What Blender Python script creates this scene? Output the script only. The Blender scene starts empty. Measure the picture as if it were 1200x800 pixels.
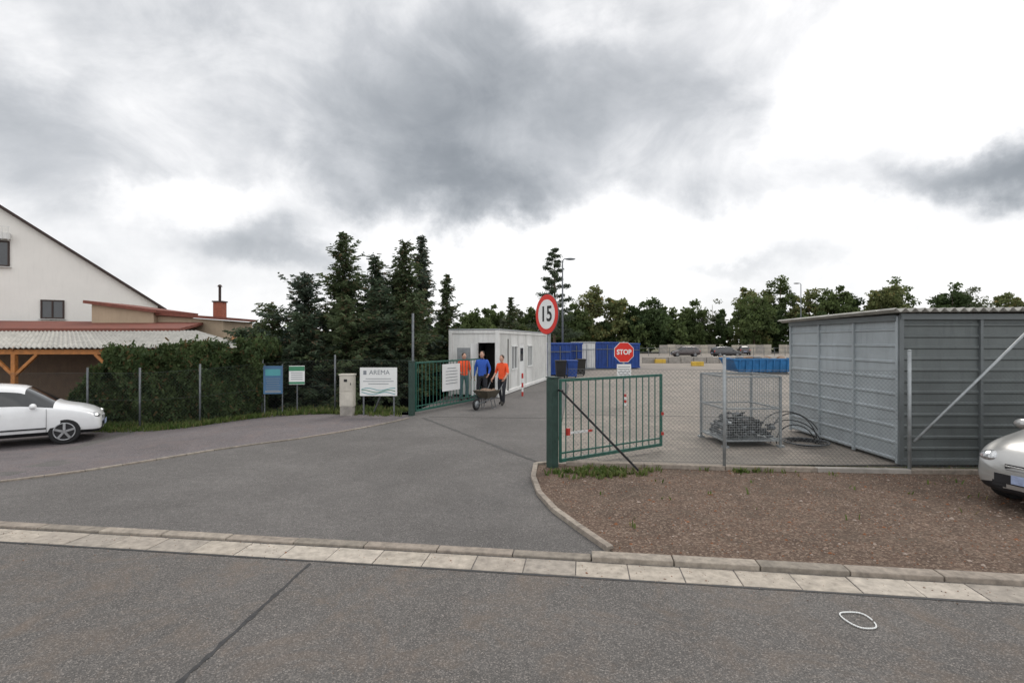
import bpy, math, random
import numpy as np
from mathutils import Vector, Matrix
random.seed(7); rng=np.random.default_rng(7)
scene=bpy.context.scene
R=math.radians

# ------------------------------------------------------------ helpers
def S(t):
    t=max(0.,min(1.,t)); return t*t*(3-2*t)
def zf(x,y):
    return -0.35*S((-x-6)/5)*S((y-7.5)/5)-0.5*S((-x-10)/8)*S((y-14)/8)

def link(o,parent=None):
    scene.collection.objects.link(o)
    if parent: o.parent=parent
    return o
def empty(name,loc=(0,0,0),rz=0):
    e=bpy.data.objects.new(name,None); e.location=loc; e.rotation_euler=(0,0,rz); e.empty_display_size=.2
    return link(e)

class MB:
    def __init__(s): s.v=[];s.f=[];s.m=[]
    def add(s,vs,fs,mi=0):
        o=len(s.v); s.v+= [tuple(v) for v in vs]
        s.f+=[tuple(i+o for i in f) for f in fs]; s.m+=[mi]*len(fs)
    def box(s,c,d,mi=0,rz=0,rx=0):
        M=Matrix.Translation(c)@Matrix.Rotation(rz,4,'Z')@Matrix.Rotation(rx,4,'X')
        vs=[M@Vector((x*d[0]/2,y*d[1]/2,z*d[2]/2)) for x in(-1,1) for y in(-1,1) for z in(-1,1)]
        s.add(vs,[(0,1,3,2),(4,6,7,5),(0,4,5,1),(2,3,7,6),(0,2,6,4),(1,5,7,3)],mi)
    def beam(s,p0,p1,w,h,mi=0):
        p0=Vector(p0);p1=Vector(p1);d=(p1-p0).normalized()
        up=Vector((0,0,1)) if abs(d.z)<.98 else Vector((0,1,0))
        a=d.cross(up).normalized();b=a.cross(d).normalized()
        vs=[]
        for p in(p0,p1):
            for i,j in((-1,-1),(1,-1),(1,1),(-1,1)): vs.append(p+a*i*w/2+b*j*h/2)
        s.add(vs,[(0,3,2,1),(4,5,6,7),(0,1,5,4),(1,2,6,5),(2,3,7,6),(3,0,4,7)],mi)
    def cyl(s,p0,p1,r0,r1=None,n=10,mi=0,cap=True):
        if r1 is None:r1=r0
        p0=Vector(p0);p1=Vector(p1);d=(p1-p0).normalized()
        up=Vector((0,0,1)) if abs(d.z)<.98 else Vector((0,1,0))
        a=d.cross(up).normalized();b=a.cross(d).normalized()
        vs=[]
        for p,r in((p0,r0),(p1,r1)):
            for i in range(n):
                t=2*math.pi*i/n; vs.append(p+a*math.cos(t)*r+b*math.sin(t)*r)
        fs=[(i,(i+1)%n,n+(i+1)%n,n+i) for i in range(n)]
        if cap: fs+=[tuple(range(n))[::-1],tuple(range(n,2*n))]
        s.add(vs,fs,mi)
    def tube(s,pts,r,n=8,mi=0):
        for a,b in zip(pts[:-1],pts[1:]): s.cyl(a,b,r,r,n,mi,True)
    def ell(s,c,r,mi=0,nu=14,nv=10,M=None):
        vs=[];fs=[]
        for j in range(nv+1):
            ph=math.pi*j/nv
            for i in range(nu):
                t=2*math.pi*i/nu
                p=Vector((r[0]*math.sin(ph)*math.cos(t),r[1]*math.sin(ph)*math.sin(t),r[2]*math.cos(ph)))
                if M: p=M@p
                vs.append(p+Vector(c))
        for j in range(nv):
            for i in range(nu):
                fs.append((j*nu+i,(j+1)*nu+i,(j+1)*nu+(i+1)%nu,j*nu+(i+1)%nu))
        s.add(vs,fs,mi)
    def obj(s,name,mats,parent=None,smooth=False,bevel=0,loc=(0,0,0),rz=0):
        me=bpy.data.meshes.new(name); me.from_pydata(s.v,[],s.f)
        for m in mats: me.materials.append(m)
        me.polygons.foreach_set('material_index',s.m)
        if smooth: me.polygons.foreach_set('use_smooth',[True]*len(s.f))
        me.update()
        o=bpy.data.objects.new(name,me); o.location=loc;o.rotation_euler=(0,0,rz)
        link(o,parent)
        if bevel:
            b=o.modifiers.new('bev','BEVEL'); b.width=bevel;b.segments=2;b.limit_method='ANGLE'
        return o

def applied(o):
    dg=bpy.context.evaluated_depsgraph_get(); dg.update()
    me=bpy.data.meshes.new_from_object(o.evaluated_get(dg)); o.modifiers.clear(); o.data=me

def np_obj(name,V,F,mats,mi=None,parent=None,smooth=False):
    me=bpy.data.meshes.new(name); me.from_pydata(V.tolist(),[],F.tolist())
    for m in mats: me.materials.append(m)
    if mi is not None: me.polygons.foreach_set('material_index',mi)
    if smooth: me.polygons.foreach_set('use_smooth',[True]*len(F))
    me.update(); o=bpy.data.objects.new(name,me); return link(o,parent)

def text(s,size,mat,loc,rz,parent=None,name='lettering',align='CENTER',sx=1,off=0.0):
    c=bpy.data.curves.new(name,'FONT'); c.body=s;c.size=size;c.align_x=align;c.align_y='CENTER';c.extrude=.001;c.offset=off
    c.materials.append(mat)
    o=bpy.data.objects.new(name,c); o.location=loc;o.rotation_euler=(R(90),0,rz);o.scale=(sx,1,1)
    return link(o,parent)

# ------------------------------------------------------------ materials
def nodes(name):
    m=bpy.data.materials.new(name); m.use_nodes=True; nt=m.node_tree; return m,nt,nt.nodes['Principled BSDF']
def N(nt,t,**k):
    n=nt.nodes.new(t)
    for a,b in k.items(): setattr(n,a,b)
    return n
def mixc(nt,fac,a,b,blend='MIX'):
    n=nt.nodes.new('ShaderNodeMix'); n.data_type='RGBA'; n.blend_type=blend
    for sock,val in((n.inputs['Factor'],fac),(n.inputs['A'],a),(n.inputs['B'],b)):
        if isinstance(val,bpy.types.NodeSocket): nt.links.new(val,sock)
        elif isinstance(val,(int,float)): sock.default_value=val
        else: sock.default_value=(*val,1) if len(val)==3 else val
    return n.outputs['Result']
def noise(nt,co,scale,detail=4,rough=.6,dist=0):
    n=N(nt,'ShaderNodeTexNoise'); n.inputs['Scale'].default_value=scale;n.inputs['Detail'].default_value=detail
    n.inputs['Roughness'].default_value=rough;n.inputs['Distortion'].default_value=dist
    nt.links.new(co,n.inputs['Vector']); return n.outputs['Fac']
def ramp(nt,fac,lo,hi,a=0.,b=1.):
    n=N(nt,'ShaderNodeMapRange'); n.inputs['From Min'].default_value=lo;n.inputs['From Max'].default_value=hi
    n.inputs['To Min'].default_value=a;n.inputs['To Max'].default_value=b
    nt.links.new(fac,n.inputs['Value']); return n.outputs['Result']
def coord(nt,kind='Object'):
    return N(nt,'ShaderNodeTexCoord').outputs[kind]
def bump(nt,bs,h,strength,dist=.01):
    b=N(nt,'ShaderNodeBump'); b.inputs['Strength'].default_value=strength;b.inputs['Distance'].default_value=dist
    nt.links.new(h,b.inputs['Height']); nt.links.new(b.outputs['Normal'],bs.inputs['Normal'])

def M(name,col,rough=.6,metal=0.,var=.18,scale=3.,bmp=.15,bscale=60,spec=.4,dirt=0):
    m,nt,bs=nodes(name); co=coord(nt)
    n1=noise(nt,co,scale,6,.65); n2=noise(nt,co,bscale,3)
    f=ramp(nt,n1,.3,.7)
    lo=tuple(c*(1-var) for c in col); hi=tuple(min(1,c*(1+var)) for c in col)
    c=mixc(nt,f,lo,hi)
    if dirt:
        mp=N(nt,'ShaderNodeMapping'); nt.links.new(co,mp.inputs['Vector']); mp.inputs['Scale'].default_value=(6,6,.7)
        st_=noise(nt,mp.outputs[0],1.5,7,.7)
        c=mixc(nt,ramp(nt,st_,.5,.75,0,dirt),c,tuple(x*.45 for x in col))
    nt.links.new(c,bs.inputs['Base Color'])
    nt.links.new(ramp(nt,n1,.3,.7,max(0,rough-.08),min(1,rough+.08)),bs.inputs['Roughness'])
    bs.inputs['Metallic'].default_value=metal
    bs.inputs['Specular IOR Level'].default_value=spec
    if bmp: bump(nt,bs,n2,bmp,.005)
    return m

def asphalt(name,base,stone,patch=.3,warm=None,stones=.56,bigscale=.6,vs=95,wf=.7,sf=.6,df=.5,stain=None):
    m,nt,bs=nodes(name); co=coord(nt)
    big=noise(nt,co,bigscale,7,.7,.4); mid=noise(nt,co,9,5,.7); fine=noise(nt,co,60,4,.75); grit=noise(nt,co,160,2,.6)
    c=mixc(nt,ramp(nt,big,.32,.68),tuple(x*(1-patch) for x in base),tuple(x*(1+patch) for x in base))
    c=mixc(nt,ramp(nt,mid,.35,.7,0,.5),c,tuple(x*.55 for x in base))
    if stain: c=mixc(nt,ramp(nt,noise(nt,co,.22,5,.6,.8),.52,.64,0,.7),c,stain)
    v=N(nt,'ShaderNodeTexVoronoi'); v.inputs['Scale'].default_value=vs; nt.links.new(co,v.inputs['Vector'])
    sep=N(nt,'ShaderNodeSeparateColor'); nt.links.new(v.outputs['Color'],sep.inputs['Color'])
    c=mixc(nt,ramp(nt,sep.outputs[0],stones,1.,0,sf),c,stone)
    c=mixc(nt,ramp(nt,sep.outputs[1],.6,.95,0,df),c,tuple(x*.35 for x in base))
    c=mixc(nt,ramp(nt,fine,.38,.6,.5,0),c,tuple(x*.35 for x in base))
    if warm: c=mixc(nt,ramp(nt,noise(nt,co,1.7,6,.75,.6),.48,.7,0,wf),c,warm)
    nt.links.new(c,bs.inputs['Base Color']); bs.inputs['Roughness'].default_value=.88
    bs.inputs['Specular IOR Level'].default_value=.25
    bump(nt,bs,grit,.6,.008)
    return m

def leafmat(name,dark,light,nscale=.6,brown=None):
    m,nt,bs=nodes(name); co=coord(nt)
    g=N(nt,'ShaderNodeNewGeometry')
    c=mixc(nt,ramp(nt,noise(nt,co,nscale,4),.35,.65),dark,light)
    c=mixc(nt,ramp(nt,g.outputs['Random Per Island'],0,1,0,.5),c,tuple(x*.5 for x in dark))
    if brown: c=mixc(nt,ramp(nt,g.outputs['Random Per Island'],.9,.95,0,.8),c,brown)
    nt.links.new(c,bs.inputs['Base Color']); bs.inputs['Roughness'].default_value=.7
    bs.inputs['Specular IOR Level'].default_value=.25
    t=N(nt,'ShaderNodeBsdfTranslucent'); nt.links.new(c,t.inputs['Color'])
    mx=N(nt,'ShaderNodeMixShader'); mx.inputs[0].default_value=.35
    nt.links.new(bs.outputs[0],mx.inputs[1]);nt.links.new(t.outputs[0],mx.inputs[2])
    nt.links.new(mx.outputs[0],nt.nodes['Material Output'].inputs['Surface'])
    return m

def pavers(name):
    m,nt,bs=nodes(name); co=coord(nt)
    b=N(nt,'ShaderNodeTexBrick'); nt.links.new(co,b.inputs['Vector']); b.inputs['Scale'].default_value=1
    b.inputs['Brick Width'].default_value=.4;b.inputs['Row Height'].default_value=.2;b.inputs['Mortar Size'].default_value=.008
    b.inputs['Color1'].default_value=(.30,.26,.22,1);b.inputs['Color2'].default_value=(.22,.19,.16,1);b.inputs['Mortar'].default_value=(.08,.075,.07,1)
    c=mixc(nt,ramp(nt,noise(nt,co,.35,6,.7,.5),.42,.62,0,.6),b.outputs['Color'],(.14,.13,.115))
    c=mixc(nt,ramp(nt,noise(nt,co,20,4),.3,.7,0,.3),c,(.1,.09,.08))
    nt.links.new(c,bs.inputs['Base Color']); bs.inputs['Roughness'].default_value=.85
    bump(nt,bs,noise(nt,co,90,3),.3,.004); return m

m_road=asphalt('road_asphalt',(.135,.128,.122),(.40,.36,.33),.22,(.17,.13,.10),.62,.7,120,.5,.6,.5)
m_drive=asphalt('driveway_asphalt',(.145,.138,.133),(.36,.33,.31),.32,(.10,.095,.092),.6,.4,110,.5,.5,.4,(.085,.082,.08))
m_lot=asphalt('lot_asphalt',(.155,.14,.145),(.36,.32,.31),.28,(.18,.14,.13),.55,.5,90,.6)
m_verge=asphalt('gravel_verge',(.125,.082,.060),(.34,.26,.20),.4,(.07,.055,.042),.5,1.0,52,.7,.75)
m_pav=pavers('yard_paving')
m_seam=M('tar_seam',(.035,.035,.036),.7,var=.5,scale=20)
m_patch=M('dark_patch',(.07,.068,.066),.85,var=.3,scale=8,bscale=120,bmp=.4)
def terrain_mat():
    m,nt,bs=nodes('terrain'); co=coord(nt)
    c=mixc(nt,ramp(nt,noise(nt,co,.5,8,.7),.35,.65),(.07,.09,.03),(.15,.13,.07))
    c=mixc(nt,ramp(nt,noise(nt,co,8,5,.7),.4,.65,0,.7),c,(.05,.05,.03))
    nt.links.new(c,bs.inputs['Base Color']);bs.inputs['Roughness'].default_value=.95
    bump(nt,bs,noise(nt,co,25,5),.8,.05); return m
m_terr=terrain_mat()
m_slab=[M('slab_%d'%i,c,.9,var=.32,scale=9,bmp=.6,bscale=110) for i,c in enumerate([(.36,.32,.27),(.31,.275,.235),(.39,.35,.30),(.285,.255,.22)])]
m_kerb=[M('kerb_%d'%i,c,.9,var=.36,scale=11,bmp=.6,bscale=110) for i,c in enumerate([(.25,.215,.18),(.21,.185,.155),(.28,.245,.205)])]
m_conc=M('concrete',(.28,.26,.235),.85,var=.3,scale=4,bmp=.35)
m_green=M('green_paint',(.022,.105,.078),.45,var=.25,scale=12,bmp=.05)
m_greend=M('green_paint_worn',(.022,.05,.04),.55,var=.3,scale=12)
m_galv=M('galvanised_steel',(.30,.32,.33),.5,.35,var=.2,scale=8,bmp=.05)
m_galvd=M('dull_steel',(.13,.14,.15),.6,.3,var=.3,scale=10,bmp=.05)
m_wire=M('wire',(.11,.12,.12),.6,.2,var=.1,bmp=0)
m_wired=M('wire_dark',(.07,.085,.08),.6,.2,var=.1,bmp=0)
m_black=M('black_plastic',(.015,.015,.017),.5,var=.3,bmp=.05)
m_rubber=M('tyre_rubber',(.018,.018,.019),.85,var=.2)
m_white=M('white_sheet',(.72,.73,.72),.5,var=.06,scale=2,bmp=.03)
m_whited=M('white_weathered',(.68,.68,.66),.6,var=.12,scale=1.3,bmp=.05,dirt=.45)
m_red=M('red_reflective',(.62,.03,.02),.4,var=.06,bmp=0)
m_redp=M('red_paint',(.45,.04,.03),.5)
m_blue=M('blue_container_paint',(.014,.055,.25),.5,var=.25,scale=2,bmp=.05,dirt=.4)
m_skip=M('skip_blue',(.02,.14,.34),.5,var=.3,scale=2,dirt=.5)
m_signblue=M('sign_blue',(.06,.14,.25),.5,var=.1)
m_signgreen=M('sign_green',(.05,.22,.12),.5,var=.1)
m_signgrey=M('print_grey',(.22,.24,.26),.6,var=.1)
m_teal=M('print_teal',(.08,.3,.33),.6,var=.1)
m_txt=M('print_black',(.02,.02,.02),.6,bmp=0)
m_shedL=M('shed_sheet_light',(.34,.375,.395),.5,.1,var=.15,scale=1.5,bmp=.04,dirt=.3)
m_shedF=M('shed_sheet_front_shade',(.125,.14,.14),.55,.1,var=.16,scale=1.5,bmp=.04,dirt=.4)  # front lies in shade; that shade is put into this darker grey-green
m_shedT=M('shed_trim',(.14,.155,.16),.5,.2,var=.15)
m_roofs=M('corrugated_roof',(.38,.37,.34),.7,.0,var=.3,scale=3)
m_wall=M('house_render',(.78,.76,.72),.9,var=.04,scale=.7,bmp=.2,dirt=.1)
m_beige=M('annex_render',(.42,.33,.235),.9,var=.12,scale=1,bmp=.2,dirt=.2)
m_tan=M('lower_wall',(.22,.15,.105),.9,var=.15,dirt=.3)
m_tile=M('roof_tile_red',(.17,.055,.038),.75,var=.3,scale=5,bmp=.5,bscale=20)
m_dkbrown=M('fascia_dark',(.04,.024,.02),.6)
m_wood=M('carport_timber',(.42,.17,.05),.65,var=.3,scale=6)
m_glass=M('window_glass',(.03,.035,.04),.08,var=.3,scale=2,bmp=0,spec=.8)
m_carpglass=M('car_glass',(.012,.014,.016),.05,var=.2,bmp=0,spec=.9)
m_yellow=M('yellow_paint',(.55,.36,.05),.6)
m_dark=M('interior_dark',(.03,.028,.026),.9)
m_skin=M('skin',(.50,.29,.21),.6,var=.1,scale=20,bmp=0)
m_hair=M('hair',(.05,.03,.02),.8)
m_orange=M('orange_shirt',(.85,.10,.03),.8,var=.12,scale=8)
m_bluecl=M('blue_jacket',(.03,.10,.45),.8,var=.15,scale=8)
m_tealcl=M('grey_green_jacket',(.08,.14,.15),.8)
m_trous=M('dark_trousers',(.025,.027,.033),.85,var=.3,scale=8)
m_shoe=M('shoes',(.02,.018,.016),.6)
m_brick=M('chimney_brick',(.28,.09,.055),.85,var=.3,scale=10)
def paint(name,col,metal=0.):
    m,nt,bs=nodes(name); co=coord(nt)
    n=noise(nt,co,3,5)
    nt.links.new(mixc(nt,ramp(nt,n,.3,.7),tuple(c*.9 for c in col),col),bs.inputs['Base Color'])
    bs.inputs['Metallic'].default_value=metal; bs.inputs['Roughness'].default_value=.3
    bs.inputs['Coat Weight'].default_value=.8; bs.inputs['Coat Roughness'].default_value=.06; return m
m_pwhite=paint('car_paint_white',(.78,.79,.80)); m_psilver=paint('car_paint_silver',(.46,.46,.45),.55)
m_pblack=paint('car_paint_black',(.02,.02,.025)); m_pgrey=paint('car_paint_grey',(.05,.035,.035))
m_lens=M('headlight_lens',(.45,.46,.47),.08,.6,var=.6,scale=22,bmp=0,spec=.9)
m_rim=M('alloy_rim',(.38,.39,.4),.35,.7,bmp=0)
m_plate=M('number_plate',(.30,.36,.52),.5,var=.25,scale=12,bmp=0)
m_bark=M('bark',(.09,.065,.045),.9,var=.4,scale=8,bmp=.6)
m_birchbark=M('pale_bark',(.35,.32,.28),.9,var=.5,scale=8)

# ------------------------------------------------------------ world
w=bpy.data.worlds.new('World'); scene.world=w; w.use_nodes=True
nt=w.node_tree; bg=nt.nodes['Background']
tc=N(nt,'ShaderNodeTexCoord').outputs['Generated']
def vm(op,a,b=None):
    n=N(nt,'ShaderNodeVectorMath',operation=op)
    for i,x in enumerate((a,b)):
        if x is None: continue
        if isinstance(x,bpy.types.NodeSocket): nt.links.new(x,n.inputs[i])
        else: n.inputs[i].default_value=x
    return n
def mt(op,a,b=None,c=None):
    n=N(nt,'ShaderNodeMath',operation=op)
    for i,x in enumerate((a,b,c)):
        if x is None: continue
        if isinstance(x,bpy.types.NodeSocket): nt.links.new(x,n.inputs[i])
        else: n.inputs[i].default_value=x
    return n.outputs[0]
d=vm('NORMALIZE',tc).outputs[0]
sx=N(nt,'ShaderNodeSeparateXYZ'); nt.links.new(d,sx.inputs[0])
zz=mt('ADD',mt('MAXIMUM',sx.outputs[2],0.0),.38)
cx=N(nt,'ShaderNodeCombineXYZ'); nt.links.new(mt('DIVIDE',sx.outputs[0],zz),cx.inputs[0]); nt.links.new(mt('DIVIDE',sx.outputs[1],zz),cx.inputs[1])
P=cx.outputs[0]
def wn(co,scale,detail,rough,dist=0,out='Fac'):
    n=N(nt,'ShaderNodeTexNoise'); nt.links.new(co,n.inputs['Vector'])
    n.inputs['Scale'].default_value=scale;n.inputs['Detail'].default_value=detail;n.inputs['Roughness'].default_value=rough;n.inputs['Distortion'].default_value=dist
    return n.outputs[out]
wc=wn(d,3.2,9,.6,.0,'Color')
off=vm('MULTIPLY',vm('SUBTRACT',wc,(.5,.5,.5)).outputs[0],(.42,.3,.30)).outputs[0]
dd=vm('ADD',d,off).outputs[0]
blobs=[(-.78,.58,.50,.18,.20),(-.15,.52,.45,.18,.24),(-.10,.38,.34,.12,.34),(-.08,.29,.24,.05,.40),(-.50,.20,.13,.05,.40),
       (.46,.46,.26,.15,.26),(.55,.28,.22,.05,.20),(.97,.32,.18,.055,.72),(-.95,.38,.30,.14,.26),(.20,.60,.30,.10,.12),(-.34,.14,.14,.03,.22),
       (-.60,.27,.12,.05,-.32),(-.98,.15,.22,.06,.20),(.42,.12,.16,.015,.15),(.85,.60,.30,.12,-.4),(.10,.66,.10,.05,-.2),(.15,.19,.40,.06,-.35),(-.95,.64,.12,.06,-.15)]
acc=None
for a,z,ra,rz_,wt in blobs:
    L=math.sqrt(a*a+1+z*z); c=(a/L,1/L,z/L)
    v=vm('DIVIDE',vm('SUBTRACT',dd,c).outputs[0],(ra/L*1.05,ra/L*1.3,rz_/L*1.25)).outputs[0]
    ln=vm('LENGTH',v).outputs['Value']
    n=N(nt,'ShaderNodeMapRange',interpolation_type='SMOOTHSTEP'); nt.links.new(ln,n.inputs['Value'])
    n.inputs['From Min'].default_value=0;n.inputs['From Max'].default_value=1.5;n.inputs['To Min'].default_value=wt;n.inputs['To Max'].default_value=0
    acc=n.outputs['Result'] if acc is None else mt('ADD',acc,n.outputs['Result'])
f1=wn(P,1.5,9,.58,.3)
ds=vm('MULTIPLY',d,(1,1,1.5)).outputs[0]
f2=wn(ds,5.5,10,.6,.6); f3=wn(ds,2.6,8,.55,.4)
det=mt('ADD',mt('ADD',mt('MULTIPLY',mt('SUBTRACT',f1,.5),.6),mt('MULTIPLY',mt('SUBTRACT',f3,.5),.75)),mt('MULTIPLY',mt('SUBTRACT',f2,.5),.55))
lowfade=N(nt,'ShaderNodeMapRange'); nt.links.new(sx.outputs[2],lowfade.inputs['Value']); lowfade.inputs['From Min'].default_value=.0;lowfade.inputs['From Max'].default_value=.28
lowfade.inputs['To Min'].default_value=.3;lowfade.inputs['To Max'].default_value=1
dens=mt('ADD',mt('ADD',acc,.09),mt('MULTIPLY',det,lowfade.outputs[0]))
cr=N(nt,'ShaderNodeValToRGB'); nt.links.new(dens,cr.inputs['Fac'])
e=cr.color_ramp.elements
e[0].position=.0; e[0].color=(1.15,1.15,1.15,1); e[1].position=1.0; e[1].color=(.25,.275,.30,1)
for p,c in((.12,(1.02,1.02,1.03)),(.24,(.84,.85,.87)),(.40,(.62,.64,.67)),(.58,(.46,.485,.515)),(.78,(.33,.355,.385))):
    k=e.new(p); k.color=(*c,1)
sky=N(nt,'ShaderNodeTexSky',sky_type='NISHITA'); sky.sun_disc=False; sky.sun_elevation=R(48); sky.sun_rotation=R(25)
skc=vm('MULTIPLY',sky.outputs[0],(.10,.10,.10)).outputs[0]
col=mixc(nt,.05,cr.outputs['Color'],skc)
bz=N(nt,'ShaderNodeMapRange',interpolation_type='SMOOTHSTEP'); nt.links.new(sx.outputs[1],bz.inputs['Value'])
bz.inputs['From Min'].default_value=.45;bz.inputs['From Max'].default_value=-.5;bz.inputs['To Min'].default_value=1.0;bz.inputs['To Max'].default_value=1.35  # sky behind the camera is raised as added fill light
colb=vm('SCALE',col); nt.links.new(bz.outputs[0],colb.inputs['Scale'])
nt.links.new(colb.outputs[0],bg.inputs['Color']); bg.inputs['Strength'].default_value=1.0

sd=bpy.data.lights.new('sun','SUN'); sd.energy=1.3; sd.angle=R(16); sd.color=(1,.94,.86)
so=bpy.data.objects.new('sun',sd); link(so)
sdir=Vector((math.sin(R(25))*math.cos(R(48)),math.cos(R(25))*math.cos(R(48)),math.sin(R(48))))
so.rotation_euler=sdir.to_track_quat('Z','Y').to_euler(); so.location=(10,20,30)

# ------------------------------------------------------------ terrain & surfaces
xs=sorted(set([-900,-400,-200,-120,-80,-60,-45]+[-36+i*1. for i in range(37)]+[6,20,60,120,200,400,900]))
ys=sorted(set([-300,-100,-40,-15,0,4]+[5+i*1. for i in range(36)]+[50,70,100,150,250,500,1200]))
V=[];F=[]
for y in ys:
    for x in xs: V.append((x,y,zf(x,y)-.03))
nx=len(xs)
for j in range(len(ys)-1):
    for i in range(nx-1): F.append((j*nx+i,j*nx+i+1,(j+1)*nx+i+1,(j+1)*nx+i))
np_obj('ground',np.array(V),np.array(F),[m_terr],smooth=True)

import bmesh
def sheet(name,poly,mat,zoff,cut=None):
    bm=bmesh.new(); vs=[bm.verts.new((x,y,0)) for x,y in poly]; bm.faces.new(vs)
    bmesh.ops.triangulate(bm,faces=bm.faces[:])
    if cut:
        x0,x1,y0,y1,st=cut
        for ax,a,b in((0,x0,x1),(1,y0,y1)):
            t=a
            while t<=b:
                co=(t,0,0) if ax==0 else (0,t,0); no=(1,0,0) if ax==0 else (0,1,0)
                bmesh.ops.bisect_plane(bm,geom=bm.verts[:]+bm.edges[:]+bm.faces[:],plane_co=co,plane_no=no)
                t+=st
    for v in bm.verts: v.co.z=(zf(v.co.x,v.co.y) if cut else 0)+zoff
    bmesh.ops.recalc_face_normals(bm,faces=bm.faces[:])
    for f in bm.faces:
        if f.normal.z<0: f.normal_flip()
    me=bpy.data.meshes.new(name); bm.to_mesh(me); bm.free(); me.materials.append(mat)
    o=bpy.data.objects.new(name,me); return link(o)
SL=-.135
def ln(x,c): return c+SL*x
sheet('road',[(-90,-14),(90,-30),(90,ln(90,5.24)),(-90,ln(-90,5.24))],m_road,0)
rk=[(1.03,5.35),(.79,5.95),(.55,6.6),(.39,7.33),(.34,8.2),(.42,9.05)]
poly=[(-60,ln(-60,5.3)),(1.03,ln(1.03,5.3))]+rk+[(.75,9.3),(2.9,26),(3.6,60),(-1,60),(-2.7,19.6),(-3.1,15.3),(-5.5,15.5),(-7.6,15.1),(-9.2,14.5),(-10.9,14.4),(-14,14.8),(-30,16.5),(-60,17)]
sheet('driveway',poly,m_drive,.006,(-36,-3,6,20,1.0))
le=[(-60,ln(-60,6.2)),(-20,8.9),(-11,7.6),(-9,7.6),(-8,8.0),(-7.24,8.68),(-6.6,9.5),(-6.0,10.3),(-5.4,10.95),(-4.8,11.5),(-4.2,12.3),(-3.7,13.07),(-3.25,13.9),(-2.95,14.6)]
sheet('parking_lot',le+[(-3.1,15.25),(-5.5,15.45),(-7.6,15.05),(-9.2,14.45),(-10.9,14.35),(-14,14.75),(-30,16.45),(-60,16.95)],m_lot,.0105,(-36,-3,6,20,1.0))
sheet('gravel_verge',[(1.06,ln(1.06,5.4)),(40,ln(40,5.4)),(40,8.0),(6.5,8.5),(.9,9.1),(.47,9.05),(.37,8.2),(.42,7.35),(.58,6.62),(.82,5.97)],m_verge,.03)
sheet('yard_paving',[(.75,9.15),(45,9.0),(75,70),(75,96),(-6,96),(-1,60),(3.6,60),(2.9,26)],m_pav,.002)
def strip(name,pts,wd,mat,z):
    mb=MB(); n=len(pts); vs=[]
    for i,(x,y) in enumerate(pts):
        a=Vector(pts[max(0,i-1)]);b=Vector(pts[min(n-1,i+1)]);t=(b-a).normalized();nn=Vector((-t.y,t.x))
        ww=wd*random.uniform(.55,1.3)
        for s_ in(-1,1): 
            q=Vector((x,y))+nn*s_*ww/2; vs.append((q.x,q.y,zf(q.x,q.y)+z))
    mb.add(vs,[(2*i,2*i+1,2*i+3,2*i+2) for i in range(n-1)]); return mb.obj(name,[mat])
def dens_line(a,b,n,j=.01):
    return [(a[0]+(b[0]-a[0])*i/n+random.uniform(-j,j),a[1]+(b[1]-a[1])*i/n+random.uniform(-j,j)) for i in range(n+1)]
strip('road_seam',dens_line((-2.0,5.08),(-2.24,2.2),60,.006),.040,m_seam,.004)
strip('gate_threshold',dens_line((-2.55,14.7),(.45,9.35),60,.01),.10,m_patch,.011)
strip('driveway_seam',dens_line((-2.4,14.9),(2.0,14.6),30,.012),.05,m_patch,.011)
strip('verge_edge_joint',[(x,ln(x,4.86)) for x in np.arange(-14,12,.15)],.03,m_seam,.004)
mb=MB(); ang=math.atan(SL); L=.5; u=Vector((math.cos(ang),math.sin(ang))); nrm=Vector((-u.y,u.x))
for i in range(-60,60):
    c0=Vector((0,4.875))+u*(i*L+.1)+nrm*.17+u*L/2
    mb.box((c0.x,c0.y,-.036+random.uniform(-.002,.003)),(L-.010,.32,.08),random.choice([0,0,1,2,3]),ang+random.uniform(-.006,.006))
mb.obj('gutter_slabs',m_slab,bevel=.004)
mb=MB()
for i in range(-40,40):
    c0=Vector((0,5.215))+u*(i*.8+.4)+nrm*.09
    h=.026 if c0.x<1.0 else .052
    mb.box((c0.x,c0.y,h/2-.05+random.uniform(-.003,.003)),(.79,.14 if c0.x<1 else .16,h+.1),random.choice([0,1,2]),ang+random.uniform(-.006,.006))
mb.obj('road_kerb',m_kerb,bevel=.010)
def kerbline(name,pts,w_,h,st,mats):
    mb=MB(); P_=[Vector(p) for p in pts]; seg=[]
    for a,b in zip(P_[:-1],P_[1:]):
        n=max(1,round((b-a).length/st))
        for i in range(n): seg.append((a.lerp(b,i/n),a.lerp(b,(i+1)/n)))
    for a,b in seg:
        d_=(b-a).normalized()*.004; a2=a+d_;b2=b-d_
        mb.beam((a2.x,a2.y,zf(*a2)+h/2-.04),(b2.x,b2.y,zf(*b2)+h/2-.04),w_,h+.08,random.randrange(len(mats)))
    return mb.obj(name,mats,bevel=.008)
kerbline('driveway_kerb',rk+[(.62,9.12)],.08,.065,.5,m_kerb)
kerbline('edging_kerb',le[1:],.06,.035,.6,m_kerb)
fence_r=[(.95,9.0),(3.6,8.68),(6.56,8.45),(8.45,8.38),(12,8.2)]
kerbline('fence_footing',fence_r,.12,.10,1.2,[m_conc,m_kerb[0]])

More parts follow.
